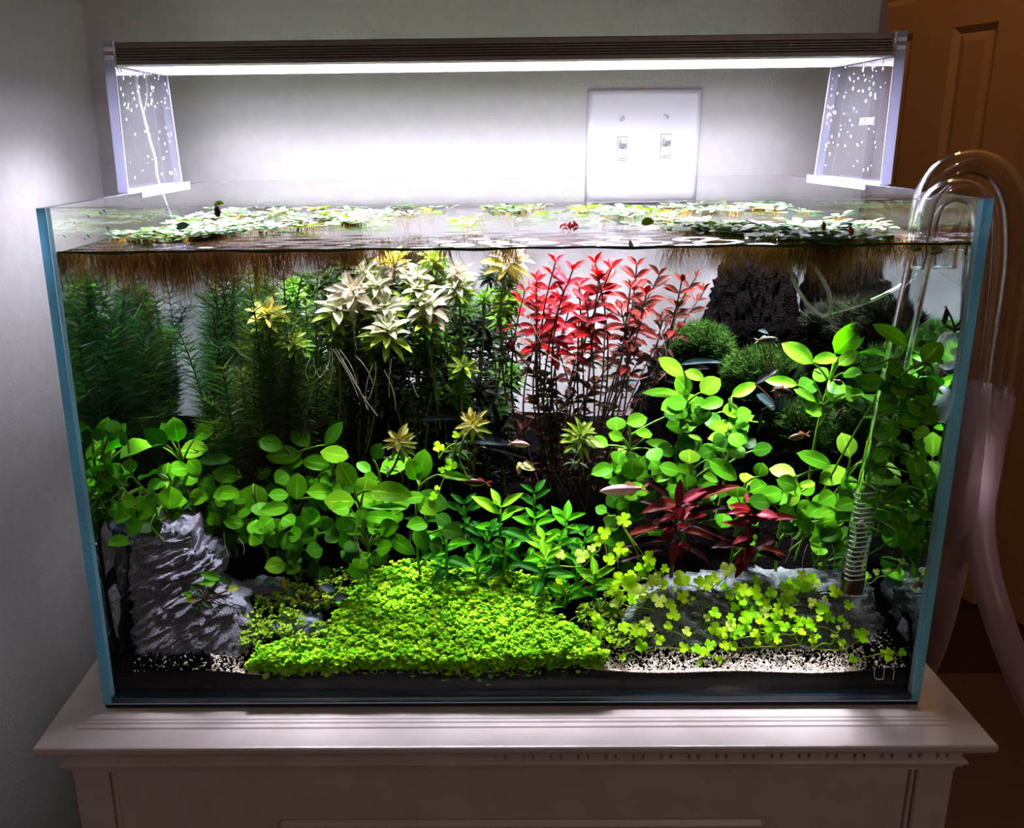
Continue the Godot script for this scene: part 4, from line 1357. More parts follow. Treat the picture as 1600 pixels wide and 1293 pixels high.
# ---------------------------------------------------------------- pointed leaves in the middle
func pointed_plants() -> void:
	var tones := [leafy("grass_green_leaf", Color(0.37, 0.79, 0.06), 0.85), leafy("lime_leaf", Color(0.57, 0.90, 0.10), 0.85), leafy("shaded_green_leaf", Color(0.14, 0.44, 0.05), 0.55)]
	var stem := leafy("green_stem", Color(0.25, 0.5, 0.08), 0.5, 0.5, false)
	var L := [[782, 795, -0.085, 40, 1, 5, "tallest bright pointed-leaf stem in the middle, below the dark red fish"], [697, 842, -0.075, 36, 0, 4, "pointed-leaf stem at the left end, beside the left bush"], [850, 850, -0.08, 30, 1, 4, "bright spreading pointed-leaf stem right of the middle"], [835, 812, -0.105, 26, 0, 4, "short pointed-leaf stem right behind the tallest one"], [885, 815, -0.10, 34, 0, 4, "pointed-leaf stem with a long leaf reaching right into the dark hollow"], [835, 772, -0.125, 28, 2, 3, "dim pointed-leaf stem at the back, topmost of the group"], [725, 790, -0.12, 30, 2, 3, "shaded pointed-leaf stem at the back left of the group"], [665, 795, -0.115, 28, 2, 3, "shaded pointed-leaf stem behind the drooping broad leaves"], [790, 860, -0.075, 28, 0, 3, "small pointed-leaf stem in front, at the carpet's back edge"], [745, 880, -0.072, 30, 0, 2, "lowest pointed-leaf stem just above the carpet plant"], [852, 875, -0.06, 36, 1, 2, "front stem with two leaves like wings above the carpet's right side"], [905, 880, -0.068, 34, 0, 3, "pointed-leaf stem under the leftmost clover leaves"], [930, 905, -0.06, 38, 1, 2, "pale wide-leaved stem among the clover at the right of the group"], [890, 925, -0.055, 30, 0, 2, "low stem between the twig and the clover"], [875, 845, -0.09, 26, 0, 3, "middle stem behind the wing-leaved one"], [760, 830, -0.1, 30, 2, 3, "dark stem between the two brightest pointed-leaf stems"], [695, 885, -0.09, 24, 2, 2, "dark low stem beneath the left bush's last leaves"], [915, 840, -0.11, 26, 0, 3, "back right stem of pointed leaves beside the larger red rosette"]]
	for s in L:
		var z: float = s[2]
		var top := at(s[0], s[1], z)
		var foot := Vector3(top.x + r(-.004, .004), 0, z - 0.008)
		foot.y = minf(soil(foot.x, foot.z), top.y - 0.012)
		var t := thing("pointed_leaf_plant", foot, s[6], "aquatic plant", "pointed-leaf stems in the middle")
		var sb := MB.new()
		sb.tube(curve(foot - Vector3.UP * 0.004, top, Vector3.ZERO, 5), 0.0017, 0.0012, 6)
		var turn := r(0, PI)
		var len: float = s[3] * mpp(z) * 1.45
		for tier in s[5] + 3:
			var y: float = top.y - tier * 0.0066 + 0.001
			if y < foot.y:
				break
			var lift: float = 0.75 - tier * 0.3
			for k in 2 if tier > 0 else 3:
				var a: float = turn + tier * PI / 2 + k * (PI if tier > 0 else TAU / 3) + r(-.2, .2)
				var d := Vector3(cos(a), lift + r(-.12, .12), sin(a) * 0.85).normalized()
				var l: float = len * r(0.85, 1.12) * (0.75 if tier == 0 else 1.0)
				var b: Vector3 = Vector3(top.x, y, z).lerp(Vector3(foot.x, y, foot.z), float(tier) / (s[5] + 2))
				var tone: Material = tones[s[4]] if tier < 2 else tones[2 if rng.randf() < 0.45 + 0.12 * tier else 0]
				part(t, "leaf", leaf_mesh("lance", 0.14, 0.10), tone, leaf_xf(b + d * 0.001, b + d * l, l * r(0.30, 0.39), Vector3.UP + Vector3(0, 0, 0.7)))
		part(t, "stem", sb.mesh(), stem)

# ---------------------------------------------------------------- the two red rosettes
func red_rosettes() -> void:
	var tones := [leafy("crimson_leaf", Color(0.50, 0.09, 0.10), 0.45, 0.35), leafy("copper_leaf", Color(0.48, 0.17, 0.11), 0.4, 0.35), leafy("maroon_leaf", Color(0.16, 0.045, 0.05), 0.2, 0.35), leafy("rosy_leaf", Color(0.62, 0.22, 0.27), 0.45, 0.3)]
	var stem := mat("maroon_stem", Color(0.2, 0.05, 0.06), 0.5)
	var L := [["larger dark red rosette of strap leaves beside the pinkish fish", 1058, 815, -0.07, [[1055, 786, 1008, 792, 20, 1, 6], [1062, 785, 1063, 748, 14, 3, 0], [1072, 784, 1110, 757, 16, 3, 4], [1085, 783, 1155, 754, 17, 1, 2], [1040, 775, 1004, 746, 14, 2, 0], [1078, 785, 1091, 789, 13, 3, 2], [1036, 822, 980, 828, 16, 1, 5], [1056, 826, 1034, 836, 14, 1, 6], [1075, 828, 1116, 838, 13, 1, 4], [1034, 844, 973, 850, 13, 2, 2], [1052, 845, 1050, 886, 15, 3, 3], [1062, 850, 1074, 896, 14, 2, 4], [1050, 812, 1045, 786, 18, 0, 0], [1064, 812, 1060, 780, 18, 0, 0], [1074, 812, 1085, 788, 16, 0, 0], [1036, 795, 1000, 780, 12, 2, 2], [1085, 800, 1135, 790, 13, 2, 2], [1090, 820, 1140, 840, 13, 2, 3], [1030, 862, 968, 872, 15, 2, 3], [1085, 860, 1112, 880, 13, 2, 3], [1046, 808, 1020, 815, 15, 0, 3], [1080, 810, 1102, 802, 14, 0, 2]]],
		["smaller dark red rosette right of the larger one, under the bright round leaves", 1176, 820, -0.072, [[1178, 802, 1145, 794, 17, 0, 6], [1184, 803, 1218, 802, 18, 3, 5], [1172, 785, 1166, 770, 16, 1, 0], [1210, 810, 1246, 806, 15, 1, 3], [1164, 826, 1130, 813, 12, 3, 2], [1172, 834, 1148, 846, 13, 3, 3], [1188, 832, 1215, 840, 14, 2, 4], [1152, 850, 1119, 838, 11, 2, 2], [1178, 852, 1165, 882, 15, 1, 4], [1170, 860, 1148, 880, 16, 1, 3], [1196, 856, 1226, 862, 12, 1, 4], [1186, 866, 1226, 876, 13, 2, 3], [1180, 820, 1176, 790, 15, 0, 0], [1160, 868, 1150, 905, 13, 1, 3], [1188, 815, 1200, 790, 14, 0, 0], [1165, 815, 1150, 800, 14, 0, 0], [1140, 850, 1112, 852, 12, 2, 3]]]]
	for s in L:
		var z: float = s[3]
		var c := at(s[1], s[2], z)
		var foot := Vector3(c.x, soil(c.x, z - 0.01), z - 0.01)
		var t := thing("red_rosette_plant", foot, s[0], "aquatic plant", "dark red rosettes")
		var sb := MB.new()
		sb.tube(curve(foot - Vector3.UP * 0.004, at(s[1], s[2] - 32, z - 0.004), Vector3.ZERO, 6), 0.0018, 0.0012, 7)
		part(t, "stem", sb.mesh(), stem)
		for k in 12:      # darker leaves inside the whorls
			var a := r(0, TAU)
			var y0: float = s[2] + r(-28, 44)
			s[4].append([s[1] + cos(a) * 6, y0, s[1] + cos(a) * r(30, 58), y0 + sin(a) * 16 - r(-4, 14), r(11, 15), 2 if k % 3 else 0, r(1, 5)])
		for q in s[4]:
			var curl: float = q[6] * 0.08
			var b := at(q[0], q[1], z + r(-0.006, 0.006))
			var far: bool = q[3] < q[1] - 14
			var e := at(q[2], q[3], z + (r(-0.012, -0.004) if far else r(0.004, 0.016)))
			b = b.lerp(at(s[1], clampf(q[1], s[2] - 34, s[2] + 34), z - 0.003), 0.35)
			part(t, "leaf", leaf_mesh("strap", curl, 0.09, 8, 4), tones[q[5]], leaf_xf(b, e, q[4] * mpp(z) * 1.25, facing(b, 0.8, 0.55)))

# ---------------------------------------------------------------- fine carpet plant
func sprig(n: int, rad: float, tall: float) -> ArrayMesh:
	var m := MB.new()
	for k in n:
		var a := TAU * k / n * 1.0 + r(-.5, .5)
		var h := tall * r(0.35, 1.0)
		var c := Vector3(cos(a) * rad * r(.5, 1.3), h, sin(a) * rad * r(.5, 1.3))
		var s := rad * r(0.62, 0.95)
		var tilt := Basis.from_euler(Vector3(r(-.2, .9), r(0, TAU), r(-.5, .5)))
		var ring := PackedVector3Array()
		for q in 7:
			var b := TAU * q / 7
			ring.append(c + tilt * Vector3(cos(b) * s * 0.85, 0.0, -sin(b) * s))
		m.fan(c - tilt * Vector3(0, s * 0.18, 0), ring)
		m.tri(Vector3(0.0001, 0, 0), c - Vector3(0.00015, 0, 0), c + Vector3(0.00015, 0, 0))
	return m.mesh()

func carpet() -> void:
	var poly := PackedVector2Array([Vector2(384, 1042), Vector2(395, 1020), Vector2(440, 1003), Vector2(505, 1000), Vector2(520, 965), Vector2(545, 925), Vector2(575, 895), Vector2(640, 876), Vector2(700, 880), Vector2(790, 892), Vector2(850, 908), Vector2(862, 962), Vector2(905, 985), Vector2(950, 1020), Vector2(935, 1040), Vector2(850, 1048), Vector2(760, 1060), Vector2(700, 1056), Vector2(620, 1044), Vector2(520, 1044), Vector2(450, 1056)])
	var m := mat("carpet_leaf", Color(1, 1, 1), 0.6)
	m.metallic_specular = 0.15
	m.vertex_color_use_as_albedo = true
	m.backlight_enabled = true
	m.backlight = Color(0.55, 0.8, 0.06)
	var kinds := [[], [], []]
	var tints := [[], [], []]
	var lift := 0.011
	while kinds[0].size() + kinds[1].size() + kinds[2].size() < 5600:
		var px := r(380, 955)
		var py := r(870, 1062)
		if not in_poly(Vector2(px, py), poly):
			continue
		var p := ground(px, py, lift)
		if rng.randf() < 0.35:
			p.y -= r(0.002, 0.008)
		if p.z > -0.0095:
			p.z = -0.0095
		var k := rng.randi() % 3
		kinds[k].append(Transform3D(Basis.from_euler(Vector3(r(-.25, .35), r(0, TAU), r(-.25, .25))).scaled(Vector3.ONE * r(0.75, 1.25)), p - Vector3.UP * 0.003))
		var g := r(0.75, 1.2)
		var yel := r(0.0, 1.0)
		tints[k].append(Color(lerpf(0.12, 0.42, yel) * g, lerpf(0.46, 0.68, yel) * g, lerpf(0.008, 0.018, yel) * g))
	var t := thing("carpet_plant", Vector3(-0.05, 0.03, -0.05), "dense bright green carpet of tiny round leaves across the front middle", "carpet plant")
	for k in 3:
		scatter(t, "sprig", sprig(6, 0.0019, 0.006), m, kinds[k], tints[k])
	# a mound of soil and stems under the leaves, and straggling sprigs over the stones at its left
	var sp := []
	var tn := []
	var dabs := [Vector2(430, 985), Vector2(470, 1000), Vector2(405, 975), Vector2(420, 950), Vector2(500, 940), Vector2(520, 925), Vector2(450, 935), Vector2(540, 905), Vector2(480, 925), Vector2(560, 890), Vector2(395, 1000), Vector2(510, 985), Vector2(455, 968), Vector2(950, 985), Vector2(920, 960), Vector2(965, 1000), Vector2(990, 985), Vector2(960, 955)]
	for d in dabs:
		for k in 26:
			var q: Vector2 = d + Vector2(r(-22, 22), r(-12, 12))
			var p := ground(q.x, q.y, 0.012)
			sp.append(Transform3D(Basis.from_euler(Vector3(r(-.3, .5), r(0, TAU), r(-.3, .3))).scaled(Vector3.ONE * r(0.7, 1.2)), p - Vector3.UP * 0.002))
			var g := r(0.5, 1.0)
			tn.append(Color(0.30 * g, 0.5 * g, 0.03 * g))
	var o := scatter(self, "straggling_carpet_plant", sprig(5, 0.0018, 0.006), m, sp, tn)
	tag(o, "thin straggling sprigs of tiny leaves creeping over the stones left of the carpet", "carpet plant")

# ---------------------------------------------------------------- clover-like creeper on the flat rock
func clover_leaf(lobes: int, seed_: int) -> ArrayMesh:
	var key := "clover %d %d" % [lobes, seed_]
	if shapes.has(key):
		return shapes[key]
	var m := MB.new()
	var ring := PackedVector3Array()
	var n := 36
	for k in n:
		var a := TAU * k / n
		var w := absf(cos(a * lobes / 2.0))
		var rad := 0.19 + 0.31 * pow(w, 0.42)
		rad *= 1.0 + 0.05 * cos(a * lobes * 2.0 + seed_) - 0.16 * exp(-pow(sin(a * lobes / 2.0) / 0.22, 2.0))
		ring.append(Vector3(cos(a) * rad, 0.05 * sin(a * 3 + seed_) + 0.10 * rad, -sin(a) * rad))
	m.fan(Vector3(0, -0.02, 0), ring)
	shapes[key] = m.mesh()
	return shapes[key]

func clover() -> void:
	var tones := [leafy("yellow_green_clover", Color(0.66, 0.86, 0.10), 0.9, 0.4, false), leafy("lime_clover", Color(0.54, 0.82, 0.07), 0.9, 0.4, false), leafy("pale_clover", Color(0.80, 0.90, 0.36), 0.95, 0.4, false), leafy("mid_clover", Color(0.42, 0.68, 0.06), 0.8, 0.4, false)]
	var stem := leafy("clover_runner", Color(0.5, 0.62, 0.16), 0.5, 0.45, false)
	var L := [
		["clover runner hanging over the pointed leaves, its pale leaves furthest left", -0.058, [[876, 866, 18, 2], [909, 868, 26, 2], [925, 856, 16, 2], [936, 845, 20, 0], [944, 832, 24, 0], [952, 873, 22, 0], [970, 858, 26, 0], [874, 912, 22, 0], [938, 897, 12, 0], [871, 932, 14, 1]]],
		["clover runner with one clean three-lobed leaf below the larger red rosette", -0.056, [[1014, 872, 26, 0], [1003, 890, 26, 1], [1039, 888, 16, 0], [975, 812, 26, 0], [1016, 886, 14, 1], [985, 900, 22, 0]]],
		["dense clover patch of yellowish leaves left of the flat rock's bare middle", -0.048, [[968, 905, 28, 0], [985, 912, 30, 0], [957, 920, 24, 0], [993, 903, 16, 2], [1020, 908, 24, 2], [1028, 898, 14, 2], [1036, 912, 20, 0], [1003, 921, 24, 2], [990, 926, 22, 2], [1005, 931, 20, 2], [1021, 931, 18, 2], [1030, 938, 26, 2], [987, 936, 20, 1], [970, 932, 20, 0], [947, 928, 12, 2], [960, 943, 16, 2], [1048, 944, 20, 0]]],
		["clover runner along the top of the flat rock with broad lobed leaves", -0.056, [[1064, 904, 30, 0], [1103, 910, 28, 0], [1092, 908, 20, 0], [1115, 900, 16, 0], [1120, 908, 16, 2], [1132, 916, 16, 1], [1137, 889, 26, 2], [1067, 932, 22, 0], [1055, 920, 8, 2], [1083, 935, 8, 0]]],
		["clover patch at the carpet's right edge beside the twig", -0.036, [[935, 973, 22, 1], [921, 958, 10, 1], [930, 962, 18, 0], [912, 990, 18, 0], [934, 993, 24, 0], [952, 998, 14, 0], [905, 1000, 16, 0], [902, 1018, 20, 2], [931, 1014, 20, 2], [882, 973, 8, 2], [915, 945, 8, 0]]],
		["long clover runner crossing low in front of the sand", -0.026, [[973, 1026, 14, 0], [1001, 1008, 24, 1], [1030, 999, 20, 0], [1068, 1011, 20, 0], [1088, 1013, 18, 1], [1110, 1007, 20, 1], [1100, 1018, 18, 0], [1124, 1030, 14, 0], [1093, 1035, 10, 1]]],
		["clover runner over the dark middle of the flat rock", -0.040, [[975, 980, 22, 0], [995, 985, 22, 0], [1004, 988, 16, 0], [1010, 972, 20, 2], [1015, 980, 16, 2], [1052, 960, 24, 0], [1044, 977, 16, 0], [1073, 986, 18, 2], [1105, 964, 14, 2], [1117, 957, 22, 1], [1117, 982, 24, 0], [1130, 986, 18, 0], [1141, 978, 20, 2], [1147, 992, 16, 1], [1132, 993, 12, 0]]],
		["thick clover heap on the right half of the flat rock", -0.046, [[1152, 918, 20, 0], [1163, 922, 24, 0], [1180, 924, 26, 0], [1140, 930, 18, 1], [1160, 935, 24, 1], [1185, 935, 24, 1], [1205, 925, 20, 1], [1228, 930, 22, 0], [1148, 948, 18, 1], [1168, 948, 22, 1], [1195, 945, 24, 0], [1195, 956, 20, 2], [1215, 952, 22, 0], [1240, 938, 18, 1], [1142, 965, 18, 1], [1165, 965, 24, 1], [1188, 968, 20, 0], [1212, 965, 22, 1], [1235, 956, 20, 0], [1250, 970, 20, 1], [1142, 976, 18, 2], [1165, 978, 20, 1], [1200, 978, 22, 1], [1225, 978, 20, 1], [1245, 982, 16, 1], [1262, 972, 20, 1], [1270, 980, 16, 1], [1180, 990, 18, 0], [1200, 996, 16, 1], [1215, 1000, 14, 0], [1145, 1008, 18, 0], [1132, 1008, 18, 0], [1184, 1003, 12, 0], [1253, 987, 14, 0], [1224, 940, 24, 3], [1176, 956, 24, 3], [1155, 985, 22, 3], [1210, 985, 22, 3]]],
		["bright clover cluster at the back right of the flat rock", -0.062, [[1255, 901, 24, 0], [1270, 905, 24, 1], [1275, 911, 16, 2], [1246, 912, 20, 1], [1234, 908, 14, 1], [1183, 907, 20, 1], [1256, 915, 22, 1], [1225, 915, 18, 1], [1240, 922, 18, 0], [1265, 918, 14, 1]]],
		["clover runner beside the slotted foot of the intake pipe", -0.050, [[1305, 924, 24, 0], [1289, 935, 12, 2], [1326, 945, 18, 0], [1269, 940, 16, 2], [1266, 947, 8, 2], [1284, 950, 24, 1], [1295, 964, 22, 1], [1314, 967, 14, 1], [1322, 977, 14, 2], [1280, 966, 12, 0], [1310, 980, 8, 2]]],
		["clover runner in the right corner with one large leaf on a long stalk", -0.024, [[1346, 992, 28, 1], [1315, 1003, 14, 0], [1270, 998, 16, 0], [1278, 994, 10, 1], [1301, 992, 8, 2], [1308, 993, 7, 2], [1333, 1030, 14, 1], [1386, 1022, 24, 0], [1410, 1018, 14, 1]]],
		["thin clover shoot curling up behind the intake pipe's foot", -0.040, [[1409, 876, 12, 2], [1389, 890, 8, 2], [1369, 893, 12, 2], [1359, 900, 8, 2], [1346, 906, 10, 2], [1325, 897, 7, 2]]],
		["few clover leaves drifting up beside the left bush", -0.07, [[685, 698, 20, 0], [712, 679, 14, 0], [704, 726, 22, 1], [690, 734, 12, 1], [683, 762, 10, 1], [677, 775, 16, 1]]],
	]
	for s in L:
		var z: float = s[1]
		var first: Array = s[2][0]
		var t := thing("clover_runner_plant", ground(first[0], first[1] + 20), s[0], "aquatic plant", "clover-leaved runners")
		var st := MB.new()
		var prev := Vector3.ZERO
		for q in s[2]:
			var zz := inside(q[0], q[1], z + r(-0.006, 0.006) if q[0] < 930 or q[1] < 895 or q[0] > 1390 else lerpf(-0.066, -0.016, clampf((q[1] - 895) / 140.0, 0, 1)) + r(0.003, 0.010))
			var p := at(q[0], q[1], minf(zz, -0.0115))
			var g := Vector3(p.x, maxf(soil(p.x, zz) + 0.004, p.y - r(0.006, 0.012)), zz - 0.003)
			var w: float = q[2] * mpp(zz) * 1.12
			var n := (Vector3.UP * r(0.5, 0.9) + Vector3(r(-.3, .3), 0, r(0.5, 0.9))).normalized()
			var ax := Vector3(cos(q[0]), 0, sin(q[0])).cross(n).normalized()
			part(t, "leaf", clover_leaf(3, int(q[0]) % 4), tones[q[3]], Transform3D(Basis(n.cross(ax) * w, n * w, ax * w), p))
			st.tube(curve(g, p, Vector3(r(-.002, .002), 0, 0.001), 4), 0.00045, 0.0004, 4)
			if prev != Vector3.ZERO and prev.distance_to(g) < 0.06:
				st.tube(curve(prev, g, Vector3(0, r(-.002, .003), 0), 5), 0.0005, 0.0005, 4)
			prev = g
		part(t, "runner", st.mesh(), stem)

func rock_rosettes() -> void:
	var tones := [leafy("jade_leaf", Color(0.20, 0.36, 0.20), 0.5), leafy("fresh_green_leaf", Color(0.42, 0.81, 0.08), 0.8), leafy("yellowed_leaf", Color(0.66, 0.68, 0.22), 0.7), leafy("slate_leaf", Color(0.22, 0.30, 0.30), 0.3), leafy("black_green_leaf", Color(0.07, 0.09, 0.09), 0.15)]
	var stem := mat("reddish_stalk", Color(0.30, 0.14, 0.10), 0.5)
	var L := [
		["small rosette with a yellowed leaf, growing on the tall grey rock", 322, 936, -0.030, [[345, 905, 313, 895, 15, 1], [345, 911, 308, 910, 12, 1], [345, 901, 361, 912, 14, 0], [373, 918, 355, 922, 14, 2], [311, 921, 296, 914, 12, 0], [309, 936, 287, 938, 12, 2], [314, 939, 334, 949, 10, 0], [303, 944, 312, 957, 12, 0], [300, 930, 286, 926, 10, 1], [320, 924, 340, 928, 9, 0], [318, 930, 303, 928, 12, 0]]],
		["small dark rosette with one cream upright leaf beside the pale stone", 470, 945, -0.060, [[448, 922, 443, 900, 10, 2], [508, 944, 482, 955, 20, 0], [485, 930, 470, 945, 16, 0], [500, 915, 525, 922, 14, 3], [520, 935, 545, 930, 14, 3], [460, 930, 450, 915, 13, 0], [430, 905, 410, 912, 14, 0]]],
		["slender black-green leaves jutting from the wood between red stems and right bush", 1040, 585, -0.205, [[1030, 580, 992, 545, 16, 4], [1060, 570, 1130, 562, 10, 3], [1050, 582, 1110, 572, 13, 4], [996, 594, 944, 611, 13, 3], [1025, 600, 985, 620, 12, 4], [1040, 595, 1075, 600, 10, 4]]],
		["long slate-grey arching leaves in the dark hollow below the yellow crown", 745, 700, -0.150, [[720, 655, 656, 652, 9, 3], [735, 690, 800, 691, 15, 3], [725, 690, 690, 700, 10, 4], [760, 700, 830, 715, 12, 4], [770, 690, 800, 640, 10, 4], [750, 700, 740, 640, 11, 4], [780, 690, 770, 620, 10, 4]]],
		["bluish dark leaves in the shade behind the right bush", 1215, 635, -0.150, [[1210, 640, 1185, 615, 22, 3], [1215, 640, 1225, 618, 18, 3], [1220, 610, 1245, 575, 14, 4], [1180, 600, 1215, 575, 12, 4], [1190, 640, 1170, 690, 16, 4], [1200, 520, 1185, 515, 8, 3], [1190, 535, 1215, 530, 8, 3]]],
		["curled dark leaf standing against the right glass by the upper suction cup", 1495, 520, -0.012, [[1490, 510, 1500, 478, 7, 0], [1500, 478, 1512, 490, 7, 0], [1490, 505, 1510, 498, 8, 3]]],
	]
	for s in L:
		var c := at(s[1], s[2], inside(s[1], s[2], s[3]))
		var t := thing("rosette_plant", c, s[0], "aquatic plant", "small rosettes on stones and wood")
		var st := MB.new()
		for q in s[4]:
			var o := px_leaf(t, leaf_mesh("spoon" if q[4] > 12 else "lance", 0.15, 0.08), tones[q[5]], q[0], q[1], q[2], q[3], q[4], s[3] + r(-.004, .004), r(-0.002, 0.008), "leaf", 0.7, 0.6)
			st.tube(curve(c, o.global_position, Vector3(0, 0.001, 0), 4), 0.0008, 0.0006, 5)
		part(t, "stalk", st.mesh(), stem)

# ---------------------------------------------------------------- whorled stem plants with pale crowns
func whorled(called: String, label: String, group: String, px: float, py: float, z: float, rad: float, tone: Array, green: Material, stem: Material, detailed: bool, lean := Vector3.ZERO, drop := 0.10) -> void:
	z = inside(px, py, z)
	var c := at(px, py, z)
	var up := (Vector3.UP + lean + Vector3(r(-.4, .4), 0, r(0.3, 0.9))).normalized()
	var foot := c - Vector3.UP * minf(drop, c.y - soil(c.x, z) + 0.004) + Vector3(r(-.012, .012), 0, r(-.02, .0))
	var t := thing(called, foot, label, "aquatic plant", group)
	var side := up.cross(Vector3.BACK).normalized()
	var fwd := side.cross(up)
	var len := rad * mpp(z)
	var spine := curve(foot, c, Vector3(r(-.006, .006), 0, 0), 6)
	var sb := MB.new()
	sb.tube(spine, 0.0011, 0.0009, 5)
	sb.tube(PackedVector3Array([c, c + up * len * 0.35]), 0.0009, 0.0005, 5)
	part(t, "stem", sb.mesh(), stem)
	var crown := MB.new()
	var lm := leaf_mb("lance", 0.16, 0.10, 5, 2)
	var tiers := [[0.40, 4, 1.5, 0.5], [0.26, 5, 0.85, 0.85], [0.10, 7, 0.40, 1.1], [-0.12, 7, 0.10, 1.12], [-0.36, 7, -0.2, 1.0]]
	for k in tiers.size():
		var q: Array = tiers[k]
		var a0 := r(0, TAU)
		for j in q[1]:
			var a: float = a0 + TAU * j / q[1] + r(-.15, .15)
			var d: Vector3 = (side * cos(a) + fwd * sin(a) + up * (q[2] + r(-.15, .15))).normalized()
			var l: float = len * q[3] * r(0.85, 1.15)
			var b: Vector3 = c + up * len * q[0] * 0.9
			var xf := leaf_xf(b, b + d * l, l * r(0.25, 0.32), up + d * 0.01)
			if detailed:
				part(t, "leaf", leaf_mesh("petal", 0.18, 0.10, 6, 4), tone[0] if k < 3 else tone[1], xf)
			else:
				crown.add(lm, xf)
	if not detailed:
		part(t, "crown", crown.mesh(), tone[0])
	var low := MB.new()
	var n := int(spine[0].distance_to(c) / 0.0095)
	for k in n:
		var u := (k + 0.5) / n
		if u > 0.9:
			continue
		var b := foot.lerp(c, u)
		var a0 := r(0, TAU)
		for j in 5:
			var a := a0 + TAU * j / 5
			var d := Vector3(cos(a), r(-.25, .35), sin(a)).normalized()
			var l := len * r(0.55, 0.85)
			low.add(lm, leaf_xf(b, b + d * l, l * 0.27, Vector3.UP))
	if n > 1:
		part(t, "lower_leaves", low.mesh(), green)

